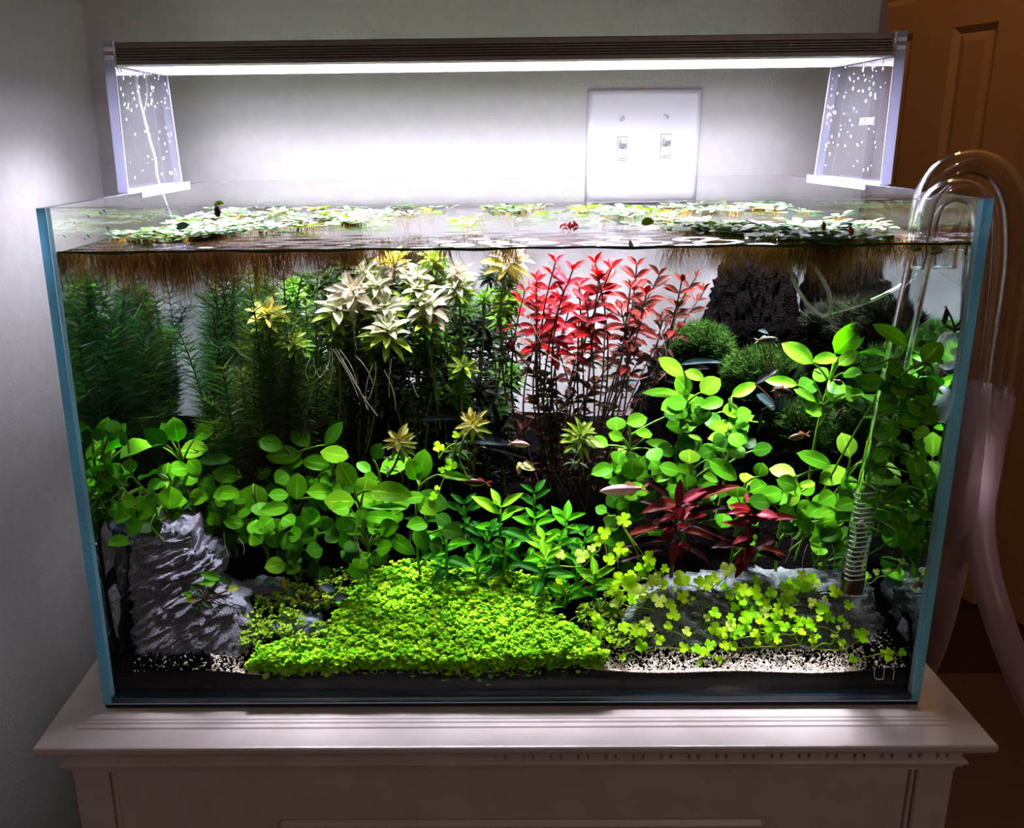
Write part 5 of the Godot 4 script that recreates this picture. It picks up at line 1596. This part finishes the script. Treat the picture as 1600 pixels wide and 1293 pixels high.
func crowns() -> void:
	var white := leafy("cream_white_leaf", Color(0.93, 0.94, 0.76), 1.0, 0.4)
	var pink := leafy("pinkish_cream_leaf", Color(0.93, 0.88, 0.76), 1.0, 0.4)
	var lime := leafy("yellow_green_leaf", Color(0.62, 0.74, 0.24), 0.85, 0.4)
	var gold := leafy("golden_leaf", Color(0.86, 0.82, 0.40), 0.9, 0.4)
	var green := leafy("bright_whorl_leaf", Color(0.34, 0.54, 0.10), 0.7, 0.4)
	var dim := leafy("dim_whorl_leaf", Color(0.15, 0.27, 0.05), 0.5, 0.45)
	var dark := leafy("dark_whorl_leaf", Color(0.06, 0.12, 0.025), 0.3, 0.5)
	var stem := mat("olive_stem", Color(0.32, 0.34, 0.12), 0.5)
	var L := [
		[419, 497, 35, gold, lime, -0.115, "yellowish whorled crown furthest left, over the needle-leaved stems"], [460, 541, 30, lime, green, -0.11, "flat yellow-green whorled crown below the leftmost one"], [526, 489, 34, white, lime, -0.105, "white whorled crown at the left of the pale cluster"], [554, 463, 36, pink, white, -0.11, "large pinkish white crown in the upper left of the pale cluster"], [602, 487, 36, white, lime, -0.105, "broad white crown at the middle of the pale cluster"], [605, 523, 36, white, lime, -0.09, "lowest white crown with long spread leaves, in front of the cluster"], [521, 526, 26, lime, green, -0.10, "green crown with long white roots hanging beneath"], [584, 552, 28, lime, green, -0.10, "yellow-green crown just under the lowest white one"], [671, 481, 33, white, pink, -0.105, "bright white crown at the right of the pale cluster"], [665, 510, 30, lime, green, -0.10, "pale green crown right under the bright right one"], [715, 430, 25, pink, white, -0.12, "pinkish white crown at the upper right near the surface"], [716, 452, 24, white, lime, -0.115, "small white crown under the upper right pinkish one"], [655, 438, 28, white, lime, -0.12, "white crown near the surface above the bright right one"], [570, 430, 24, white, lime, -0.125, "small white crown at the top left under the surface"], [617, 415, 34, gold, pink, -0.125, "golden brown crown bending at the water surface"], [793, 410, 34, pink, gold, -0.11, "pinkish gold crown at the surface left of the red leaves"], [783, 482, 24, lime, green, -0.12, "pale green crown halfway down left of the red leaves"], [723, 578, 26, lime, green, -0.10, "lone pale crown low at the right of the whorled stems"], [655, 560, 24, green, green, -0.115, "mid green crown beneath the pale cluster"], [525, 601, 32, lime, dim, -0.14, "dim yellow-green crown deep under the hanging roots"], [672, 611, 22, green, green, -0.11, "small fresh green crown above the left bush's right end"], [714, 617, 26, green, green, -0.11, "green crown just under the lone pale one"], [565, 499, 24, green, green, -0.12, "green crown tucked behind the white ones"], [678, 411, 26, lime, green, -0.125, "yellow-green crown touching the surface in the middle"], [590, 453, 30, white, lime, -0.115, "white crown between the pinkish and golden ones"], [655, 458, 27, white, lime, -0.112, "white crown stacked above the bright right one"], [625, 692, 30, gold, lime, -0.065, "yellow crown rising from the left bush"], [740, 666, 29, gold, lime, -0.08, "star-shaped yellow crown floating in the dark middle"], [905, 684, 33, lime, lime, -0.085, "cone-shaped yellow-green crown with roots left of the right bush"], [635, 625, 18, green, green, -0.115, "tiny green crown above the yellow one"], [757, 468, 18, green, green, -0.125, "tiny green crown at the right edge of the whorled stems"], [711, 706, 20, dim, dim, -0.10, "small dim crown below the star-shaped yellow one"]]
	for s in L:
		var short: bool = s[1] > 640
		whorled("whorled_stem_plant", s[6], "pale whorled crowns", s[0], s[1], s[5] if s[1] > 640 else s[5] - (0.055 if s[0] > 480 else 0.02), s[2] * (1.14 if s[3] == white or s[3] == pink else 1.0), [s[3], s[4]], green if s[1] < 620 and rng.randf() < 0.4 else dim, stem, true, Vector3.ZERO, 0.03 if short else 0.09)
	for k in 185:      # the green mass behind and below
		var px := r(380, 800)
		var py := r(402, 700)
		if py < 430 + absf(px - 600) * 0.12 and px < 500:
			continue
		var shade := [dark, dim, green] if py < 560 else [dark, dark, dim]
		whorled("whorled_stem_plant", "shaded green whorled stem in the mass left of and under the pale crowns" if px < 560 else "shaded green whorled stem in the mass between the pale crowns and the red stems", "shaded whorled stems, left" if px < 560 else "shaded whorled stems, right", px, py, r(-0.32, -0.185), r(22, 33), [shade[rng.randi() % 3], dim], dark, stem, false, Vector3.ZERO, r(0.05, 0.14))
	roots("long white aerial roots hanging under the pale whorled crowns", [[520, 545, 560, 620], [524, 545, 575, 640], [518, 545, 515, 600], [528, 548, 590, 650], [530, 545, 558, 600], [515, 548, 500, 590], [470, 530, 478, 560], [465, 500, 455, 530], [485, 560, 482, 595], [490, 560, 500, 590], [555, 555, 582, 600], [582, 570, 572, 640], [600, 578, 618, 640], [587, 565, 575, 625], [612, 560, 608, 620], [648, 590, 654, 620], [900, 700, 890, 735], [905, 700, 912, 745], [555, 500, 557, 545]], -0.092)

# ---------------------------------------------------------------- red stems
func red_stems() -> void:
	var tones := [leafy("scarlet_leaf", Color(0.72, 0.10, 0.11), 0.7, 0.4), leafy("coral_pink_leaf", Color(0.86, 0.30, 0.36), 0.8, 0.4), leafy("brick_leaf", Color(0.46, 0.13, 0.09), 0.55, 0.4), leafy("russet_leaf", Color(0.30, 0.13, 0.08), 0.45, 0.45), leafy("olive_brown_leaf", Color(0.24, 0.19, 0.09), 0.4, 0.45)]
	var stem := mat("dark_red_stem", Color(0.16, 0.07, 0.05), 0.5)
	var L := [[838, 440, 0, 1, 30], [868, 410, 0, 1, 30], [895, 422, 1, 0, 30], [842, 470, 0, 2, 30], [880, 455, 1, 1, 32], [905, 448, 0, 1, 34], [862, 480, 0, 0, 30], [915, 470, 1, 0, 28], [930, 412, 0, 0, 30], [955, 420, 0, 2, 30], [888, 488, 0, 2, 28], [860, 505, 1, 0, 26], [905, 498, 0, 1, 26], [820, 455, 0, 2, 28], [935, 440, 2, 0, 30], [985, 450, 2, 2, 32], [1010, 460, 2, 3, 32], [995, 415, 2, 2, 30], [1030, 430, 3, 2, 30], [1065, 440, 3, 2, 26], [1100, 455, 3, 2, 24], [970, 480, 2, 3, 28], [1005, 490, 2, 3, 30], [1035, 500, 3, 3, 26], [985, 525, 2, 3, 30], [1060, 480, 3, 3, 24], [1088, 432, 3, 3, 22], [945, 500, 3, 2, 26], [925, 530, 3, 3, 24], [870, 540, 3, 3, 22], [840, 530, 4, 3, 24], [900, 560, 3, 4, 22], [960, 560, 4, 3, 22], [850, 590, 3, 4, 22], [930, 600, 3, 4, 22], [890, 625, 3, 4, 20], [835, 625, 4, 3, 22], [960, 635, 4, 3, 20], [815, 560, 4, 3, 22], [870, 660, 3, 3, 22], [820, 665, 3, 3, 20], [1000, 560, 4, 3, 20]]
	for s in L:
		var z := -0.16 - 0.03 * rng.randf() - (0.02 if s[2] > 2 else 0.0)
		var c := at(s[0], s[1], z)
		var foot := at(890 + (s[0] - 900) * 0.30 + r(-34, 34), 720, z - 0.015)
		foot.y = soil(foot.x, foot.z)
		var deep: bool = s[2] > 2
		var bright: bool = s[2] < 2
		var t := thing("red_stem_plant", foot, "bright red leafy stem top under the water surface at the middle" if bright else ("thin brown-leaved stem below and right of the bright red tops" if deep else "brick red leafy stem right of the bright red tops"), "aquatic plant", "bright red stem tops" if bright else ("thin brown-leaved red stems" if deep else "brick red stems"))
		var spine := curve(foot, c, Vector3(r(-.024, .024), 0, r(-.012, .012)), 12)
		var sb := MB.new()
		sb.tube(spine, 0.0010, 0.0007, 5)
		part(t, "stem", sb.mesh(), stem)
		var len: float = s[4] * mpp(z) * 1.2
		var turn := r(0, PI)
		for tier in 5:
			var b: Vector3 = c.lerp(spine[10], tier * 0.30)
			var lift: float = 0.9 - tier * 0.30
			for k in (2 + int(rng.randf() < 0.4)) if tier > 0 else 3:
				var a: float = turn + tier * PI / 2 + k * (PI if tier > 0 else TAU / 3) + r(-.5, .5)
				var d: Vector3 = Vector3(cos(a), lift + r(-.25, .25), sin(a) * 0.8).normalized()
				var l: float = len * r(0.75, 1.1) * (0.7 if tier == 0 else 1.0)
				part(t, "leaf", leaf_mesh("lance", 0.16, 0.08), tones[s[2]] if rng.randf() < 0.6 else tones[s[3]], leaf_xf(b, b + d * l, l * r(0.32, 0.42), Vector3.UP + Vector3(0, 0, 0.8)))
		var low := MB.new()
		var lm := leaf_mb("lance", 0.12, 0.06, 4, 2)
		for k in range(2, 10):
			for j in 2:
				var a := r(0, TAU)
				var d := Vector3(cos(a), r(-.1, .6), sin(a)).normalized()
				var l := len * r(0.4, 0.75)
				if rng.randf() < 0.75:
					low.add(lm, leaf_xf(spine[k], spine[k] + d * l, l * 0.24, Vector3.UP + Vector3(0, 0, 0.6)))
		if low.v.size() > 0:
			part(t, "lower_leaves", low.mesh(), tones[3] if rng.randf() < 0.6 else tones[4])
	roots("crooked pale aerial roots trailing from the red stems", [[1005, 480, 1030, 515], [1030, 515, 1041, 556], [846, 530, 858, 555], [850, 548, 912, 585], [826, 490, 845, 535]], -0.15)

# ---------------------------------------------------------------- needle-leaved stems at the back left
func needle_stems() -> void:
	var tones := [leafy("pine_green_needle", Color(0.05, 0.13, 0.03), 0.25, 0.5, false), leafy("olive_needle", Color(0.14, 0.20, 0.04), 0.3, 0.5, false), leafy("dark_needle", Color(0.035, 0.09, 0.025), 0.25, 0.5, false)]
	var kinds := []
	var spans := []
	for v in 7:
		var m := MB.new()
		var branches := [[Vector3.ZERO, Vector3(r(-.02, .02), 0.2, r(-.012, .012)), 30]]
		for k in 3:
			var h := r(0.05, 0.14)
			branches.append([Vector3(0, h, 0), Vector3(r(-.02, .02), h + r(0.03, 0.06), r(-.015, .015)), 9])
		for q in branches:
			var path := curve(q[0], q[1], Vector3(r(-.014, .014), 0, r(-.008, .008)), 14)
			m.tube(path, 0.0009, 0.0006, 4)
			for k in q[2]:
				var f: float = (k + 1.0) / q[2] * 13.9
				var b: Vector3 = path[int(f)].lerp(path[int(f) + 1], f - int(f))
				var a0 := r(0, TAU)
				for j in 8:
					var a := a0 + TAU * j / 8 + r(-.3, .3)
					var d := Vector3(cos(a), r(0.0, 0.8), sin(a)).normalized()
					var l := r(0.009, 0.019)
					var w := d.cross(Vector3(0.3, 0.2, 1)).normalized() * 0.0005
					m.quad(b - w, b + d * l - w * 0.3 + Vector3.UP * 0.0015, b + d * l + w * 0.3 + Vector3.UP * 0.0015, b + w)
		kinds.append(m.mesh())
		spans.append((kinds[-1] as ArrayMesh).get_aabb())
	for k in 190:
		var px := r(200, 470)
		var py := r(415, 600)
		if px > 234 and px < 290 and rng.randf() < 0.6:
			continue
		var z := r(-0.30, -0.13)
		var p := at(px, py, z)
		if p.x < -0.275:
			continue
		var foot := Vector3(clampf(p.x + r(-.02, .02), -0.285, 0.285), soil(p.x, z), z)
		var h := p.y - foot.y
		if h < 0.04:
			continue
		var xf := Transform3D(Basis.from_euler(Vector3(r(-.08, .08), r(0, TAU), r(-.12, .12) if px > 170 else 0.0)).scaled(Vector3(1, h / 0.2, 1)), foot)
		var over: float = -0.289 - (xf * spans[k % 7]).position.x      # keep the feathery ends inside the glass
		if over > 0:
			xf.origin.x += over
		var tone: Material = tones[2] if rng.randf() < (0.5 if px < 230 else 0.25) else tones[rng.randi() % 2]
		whole("needle_leaf_plant", kinds[k % 7], tone, "dark feathery needle-leaved stem in the thicket left of the pale gap" if px < 262 else "dark feathery needle-leaved stem in the thicket right of the pale gap", "aquatic plant", "needle-leaved stems, left" if px < 262 else "needle-leaved stems, right", xf)

# ---------------------------------------------------------------- floating plants
func floating() -> void:
	var tones := [leafy("pale_floating_leaf", Color(0.62, 0.70, 0.52), 0.65, 0.35), leafy("mint_floating_leaf", Color(0.56, 0.68, 0.54), 0.65, 0.35), leafy("lime_floating_leaf", Color(0.56, 0.68, 0.18), 0.65, 0.35), leafy("grey_floating_leaf", Color(0.52, 0.58, 0.50), 0.55, 0.35)]
	var brown := leafy("brown_root_hair", Color(0.19, 0.12, 0.05), 0.45, 0.7, false)
	var straw := leafy("straw_root_hair", Color(0.40, 0.29, 0.11), 0.5, 0.7, false)
	var plants := []
	for v in 6:
		var m := MB.new()
		var n := 5 + v % 3
		for k in n:
			var a := TAU * k / n + r(-.4, .4)
			var d := Vector3(cos(a), r(0.0, 0.24), sin(a)).normalized()
			var l := r(0.007, 0.0115)
			m.add(leaf_mb("round", r(-0.12, 0.12), r(0.03, 0.14), 6, 4), leaf_xf(d * r(0.001, 0.006), d * (l + 0.006), l * r(0.72, 0.95), Vector3.UP))
		plants.append(m.mesh())
	var beards := []
	for v in 4:
		var m := MB.new()
		for k in 26:
			var a := r(0, TAU)
			var o := Vector3(cos(a), 0, sin(a)) * r(0, 0.010)
			var e := o * r(0.8, 1.9) + Vector3(r(-.006, .006), -r(0.5, 1.0), r(-.006, .006)) * Vector3(1, 0.04, 1)
			var prev := o
			for q in 4:
				var u := (q + 1) / 4.0
				var p := o.lerp(e, u) + Vector3(sin(u * 5 + k) * 0.0012, 0, cos(u * 4 + k) * 0.0012)
				var w := Vector3(0.00022, 0, 0.00016) * (1.2 - u)
				m.quad(prev - w, prev + w, p + w, p - w)
				prev = p
		beards.append(m.mesh())
	var count := 0
	var tries := 0
	while count < 300 and tries < 9000:
		tries += 1
		var x := r(-0.283, 0.283)
		var z := r(-0.35, -0.24)
		if count < 135:      # as many near the front glass, where they show largest
			var d := look * Vector3((r(90, 1400) - MID.x) / FOCAL, -(r(334, 384) - MID.y) / FOCAL, -1)
			var hit := EYE + d * ((WATER - EYE.y) / d.y)
			x = hit.x
			z = hit.z
			if absf(x) > 0.283 or z > -0.013 or z < -0.13:
				continue
		elif count < 190:
			z = r(-0.24, -0.12)
			if x > -0.10 and rng.randf() < 0.8:
				continue
		var s := seen(Vector3(x, WATER, z))
		# open water in front, from the middle to the right
		var edge := 380.0
		if s.x > 250 and s.x < 470:
			edge = lerpf(378, 361, (s.x - 250) / 220)
		elif s.x >= 470 and s.x < 860:
			edge = lerpf(361, 351, (s.x - 470) / 390)
		elif s.x >= 860 and s.x < 1040:
			edge = lerpf(351, 360, (s.x - 860) / 180)
		elif s.x >= 1040 and s.x < 1200:
			edge = lerpf(360, 372, (s.x - 1040) / 160)
		if s.y > edge:
			continue
		if s.x > 1340 and rng.randf() < 0.8:
			continue
		if s.x < 130 and rng.randf() < 0.5:
			continue
		var size := r(0.75, 1.15)
		var p := Vector3(x, WATER + 0.0008 + r(0, 0.0014), z)
		var tone: Material = tones[0] if rng.randf() < 0.42 else tones[[1, 1, 2, 3, 3][rng.randi() % 5]]
		var left := s.x < 560
		var spot := ("left" if x < 0 else "right") + (" front part" if z > -0.13 else " rear part")
		var t := whole("floating_plant", plants[rng.randi() % 6], tone, "pale floating plant in the mat, %s of the water surface" % spot, "floating plant", "floating plants, %s" % spot, Transform3D(Basis.from_euler(Vector3(r(-.12, .12), r(0, TAU), r(-.12, .12))).scaled(Vector3.ONE * size), p))
		var long := r(0.7, 1.35) if left else (r(0.3, 0.7) if s.x < 1050 else r(0.4, 0.95))
		if s.x > 560 and s.x < 1000 and rng.randf() < 0.5:
			count += 1
			continue
		part(t, "roots", beards[rng.randi() % 4], brown if left and rng.randf() < 0.8 else straw, Transform3D(Basis.from_euler(Vector3(0, r(0, TAU), 0)).scaled(Vector3(1.0, long, 1.0)), p))
		count += 1
	# hanging root hair, thickest at the left and right under the mat
	var spots := [[], []]
	for k in 620:
		var px := r(88, 1530)
		var w := 0.0
		if px < 560:
			w = 1.0
		elif px > 1050:
			w = 0.65
		elif px > 560 and px < 800:
			w = 0.22
		if rng.randf() > w:
			continue
		var z := r(-0.11, -0.010)
		var p := Vector3(at(px, 392, z).x, WATER - 0.0005, z)
		if absf(p.x) > 0.285:
			continue
		var long := r(0.4, 1.0) * (1.25 if px < 480 else 0.75)
		if px < 200:
			long *= 0.7
		spots[0 if px < 560 and rng.randf() < 0.8 else 1].append(Transform3D(Basis.from_euler(Vector3(0, r(0, TAU), 0)).scaled(Vector3(1.1, long, 1.1)), p))
	tag(scatter(self, "root_curtain", beards[0], brown, spots[0]), "thick brown curtain of fine roots hanging under the floating plants at the left", "roots")
	tag(scatter(self, "root_curtain", beards[1], straw, spots[1]), "straw-coloured fine roots hanging under the floating plants at the right", "roots")
	# a few leaves that stand out
	var T := [[342, 322, 16, 2, -0.10, "upright lime floating leaf behind the brown snail at the left"], [1012, 350, 20, 2, -0.08, "curled yellow-green floating leaf right of the open water"], [1300, 390, 24, 2, -0.012, "bright lime leaf wedged at the front glass above the glass horn"], [1432, 390, 20, 2, -0.014, "yellow-green leaf at the waterline by the intake pipe"], [1462, 395, 22, 1, -0.012, "flat green leaf at the waterline right of the intake pipe"], [285, 357, 20, 1, -0.03, "bluish green floating leaf tilted up at the left front"]]
	for q in T:
		var p := at(q[0], q[1], q[4])
		p.y = maxf(p.y, WATER + 0.001) if q[1] < 385 else p.y
		var l: float = q[2] * mpp(q[4])
		whole("floating_leaf", leaf_mesh("round", 0.15, 0.12), tones[q[3]], q[5], "leaf", "", leaf_xf(p - Vector3(l * 0.5, 0, 0), p + Vector3(l * 0.5, l * 0.3, 0), l * 0.8, Vector3(0, 0.7, 0.7)))
	# red flowering tips pushed up through the surface in the middle
	var pink := leafy("coral_pink_leaf", Color(0.86, 0.30, 0.36), 0.8, 0.4)
	var tip := thing("surfaced_red_tip", Vector3(at(887, 350, -0.11).x, WATER, -0.11), "cluster of small pink leaves breaking the water surface at the middle", "aquatic plant")
	for k in 14:
		var b := Vector3(at(r(870, 905), 350, -0.11).x, WATER + r(0.0, 0.004), -0.11 + r(-.008, .008))
		var d := Vector3(r(-1, 1), r(0.1, 0.9), r(-1, 1)).normalized()
		part(tip, "leaf", leaf_mesh("lance", 0.1, 0.1), pink, leaf_xf(b, b + d * 0.006, 0.0022, Vector3.UP + Vector3.BACK))

# ---------------------------------------------------------------- fish and snails
func fish(label: String, nose: Vector2, tail: Vector2, z: float, tall: float, body_c: Color, fin_c: Color, eye_px := 0.05) -> void:
	var a := at(nose.x, nose.y, z)
	var b := at(tail.x, tail.y, z - 0.004)
	var ax := b - a
	var len := ax.length()
	ax = ax.normalized()
	var up := (Vector3.UP - ax * ax.y).normalized()
	var sd := ax.cross(up)
	var t := thing("fish", a.lerp(b, 0.4), label, "fish")
	var prof := [[0.0, 0.02], [0.02, 0.16], [0.07, 0.40], [0.15, 0.68], [0.27, 0.92], [0.40, 1.0], [0.52, 0.93], [0.64, 0.72], [0.73, 0.48], [0.79, 0.34], [0.82, 0.30]]
	var h := tall * mpp(z) * 0.5
	var m := MB.new()
	var rows := []
	for q in prof:
		var row := PackedVector3Array()
		for k in 14:
			var an := TAU * k / 14
			var belly := -0.10 * sin(q[0] * PI)
			row.append(a + ax * len * q[0] + up * h * q[1] * (sin(an) + belly) + sd * h * 0.52 * q[1] * cos(an))
		rows.append(row)
	m.grid(rows, true)
	m.fan(rows[-1][0].lerp(rows[-1][7], 0.5), rows[-1])
	var key := "fish " + label.substr(0, 24)
	var skin := mat(key, body_c, 0.28, 0.12)
	part(t, "body", m.mesh(), skin)
	var fin := leafy(key + " fin", fin_c, 0.5, 0.4, false)
	var fm := MB.new()
	var p0 := a + ax * len * 0.80
	for s in [1.0, -1.0]:
		fm.quad(p0 + up * h * 0.26 * s, a + ax * len * 1.0 + up * h * 1.0 * s, a + ax * len * 0.93 + up * h * 0.25 * s, p0)
	part(t, "tail_fin", fm.mesh(), fin)
	var df := MB.new()
	df.quad(a + ax * len * 0.46 + up * h * 0.9, a + ax * len * 0.55 + up * h * 1.5, a + ax * len * 0.72 + up * h * 0.85, a + ax * len * 0.68 + up * h * 0.5)
	part(t, "dorsal_fin", df.mesh(), fin)
	var af := MB.new()
	af.quad(a + ax * len * 0.52 - up * h * 0.8, a + ax * len * 0.62 - up * h * 0.55, a + ax * len * 0.74 - up * h * 0.6, a + ax * len * 0.62 - up * h * 1.25)
	part(t, "anal_fin", af.mesh(), fin)
	var face := 1.0 if sd.z > 0 else -1.0
	var sp := SphereMesh.new()
	sp.radius = h * 0.16
	sp.height = h * 0.32
	sp.radial_segments = 10
	sp.rings = 6
	for s in [1.0, -1.0]:
		part(t, "eye", sp, mat("fish_eye", Color(0.02, 0.02, 0.025), 0.1), Transform3D(Basis(), a + ax * len * 0.085 + up * h * 0.06 + sd * s * h * 0.20))

func snail(label: String, px: float, py: float, z: float, size: float, c: Color, tilt: float) -> void:
	var m := MB.new()
	var rows := []
	for k in 15:      # coiled cone
		var u := k / 14.0
		var row := PackedVector3Array()
		for q in 10:
			var an := TAU * q / 10
			var rad := 0.5 * pow(sin(PI * (0.04 + 0.93 * u)), 0.8) * (1.0 - 0.45 * u) * (1.0 + 0.10 * sin(u * 18.0 + an))
			row.append(Vector3(cos(an) * rad, u * 1.5 - 0.6, -sin(an) * rad))
		rows.append(row)
	m.grid(rows, true)
	m.fan(rows[-1][0].lerp(rows[-1][5], 0.5), rows[-1])
	z = inside(px, py, z)
	var s := size * mpp(z)
	whole("snail", m.mesh(), mat("shell %s" % label.substr(0, 22), c, 0.3), label, "snail", "", Transform3D(Basis(Vector3.BACK, tilt).scaled(Vector3.ONE * s), at(px, py, z)))

func animals() -> void:
	fish("pinkish silver fish with a yellow belly swimming left, largest in the tank", Vector2(937, 767), Vector2(1016, 762), -0.088, 21, Color(0.90, 0.70, 0.74), Color(0.62, 0.48, 0.30))
	fish("dark red fish under the tip of the outstretched narrow leaf", Vector2(724, 752), Vector2(768, 755), -0.08, 13, Color(0.25, 0.09, 0.07), Color(0.35, 0.14, 0.08))
	fish("small pale pink fish below the star-shaped yellow crown", Vector2(827, 695), Vector2(793, 691), -0.10, 12, Color(0.80, 0.62, 0.58), Color(0.45, 0.35, 0.3))
	fish("light brown fish in front of the dark mossy clump at the right", Vector2(1231, 685), Vector2(1266, 677), -0.08, 12, Color(0.42, 0.28, 0.19), Color(0.35, 0.25, 0.16))
	fish("dark brown fish lying along an arched leaf of the right bush", Vector2(1240, 615), Vector2(1206, 606), -0.09, 14, Color(0.13, 0.08, 0.07), Color(0.3, 0.2, 0.12))
	fish("greyish translucent fish in the dark before the low driftwood", Vector2(1216, 529), Vector2(1178, 532), -0.12, 11, Color(0.26, 0.26, 0.20), Color(0.2, 0.2, 0.15))
	fish("slim brown fish diving among leaves left of the intake pipe", Vector2(1304, 656), Vector2(1320, 634), -0.07, 9, Color(0.36, 0.24, 0.18), Color(0.3, 0.22, 0.15))
	var dl := thing("drifting_leaf", at(820, 732, -0.09), "pale yellow torn leaf drifting in the dark hollow", "leaf")
	for q in [[812, 727, 836, 731, 14], [808, 726, 812, 740, 8], [818, 722, 832, 728, 9], [810, 722, 814, 728, 7]]:
		px_leaf(dl, leaf_mesh("round", 0.3, 0.15), leafy("pale_yellow_leaf", Color(0.78, 0.76, 0.48), 0.6), q[0], q[1], q[2], q[3], q[4], -0.09, 0.003, "leaf_piece", 0.6, 0.8)
	snail("glossy brown snail on the glass above the floating plants at the left", 340, 331, -0.012, 14, Color(0.30, 0.13, 0.05), 0.05)
	snail("reddish brown snail on a floating leaf at the right", 1330, 361, -0.02, 11, Color(0.45, 0.2, 0.1), 0.4)
	snail("small tan snail just below the reddish brown one", 1326, 373, -0.016, 10, Color(0.5, 0.35, 0.24), 1.0)
	snail("dark pointed snail among the right floating leaves", 1287, 354, -0.03, 10, Color(0.22, 0.15, 0.08), 0.1)
	snail("pale snail at the waterline beside the glass pipes", 1424, 383, -0.010, 10, Color(0.6, 0.5, 0.44), 0.2)
	snail("tan snail high on the right glass corner", 1527, 372, -0.010, 13, Color(0.55, 0.42, 0.3), 0.3)
	snail("pale snail on the right glass at the waterline", 1521, 389, -0.010, 11, Color(0.62, 0.54, 0.48), 1.4)
	snail("pinkish snail at the waterline in the middle of the front glass", 986, 383, -0.009, 10, Color(0.6, 0.45, 0.42), 0.3)
	snail("small snail at the waterline above the pale crowns", 707, 388, -0.009, 8, Color(0.55, 0.45, 0.42), 1.4)
	snail("brown snail under a leaf of the tall right stem", 1311, 597, -0.08, 12, Color(0.24, 0.17, 0.1), 1.2)
	snail("pale beige snail low by the right front glass", 1431, 914, -0.012, 12, Color(0.62, 0.48, 0.36), -0.6)
	snail("cream snail clinging to the slotted foot of the intake pipe", 1343, 816, -0.04, 11, Color(0.72, 0.62, 0.52), -0.9)
	snail("tiny brown shrimp-like snail on the carpet plant", 603, 995, -0.040, 8, Color(0.42, 0.3, 0.14), -0.7)
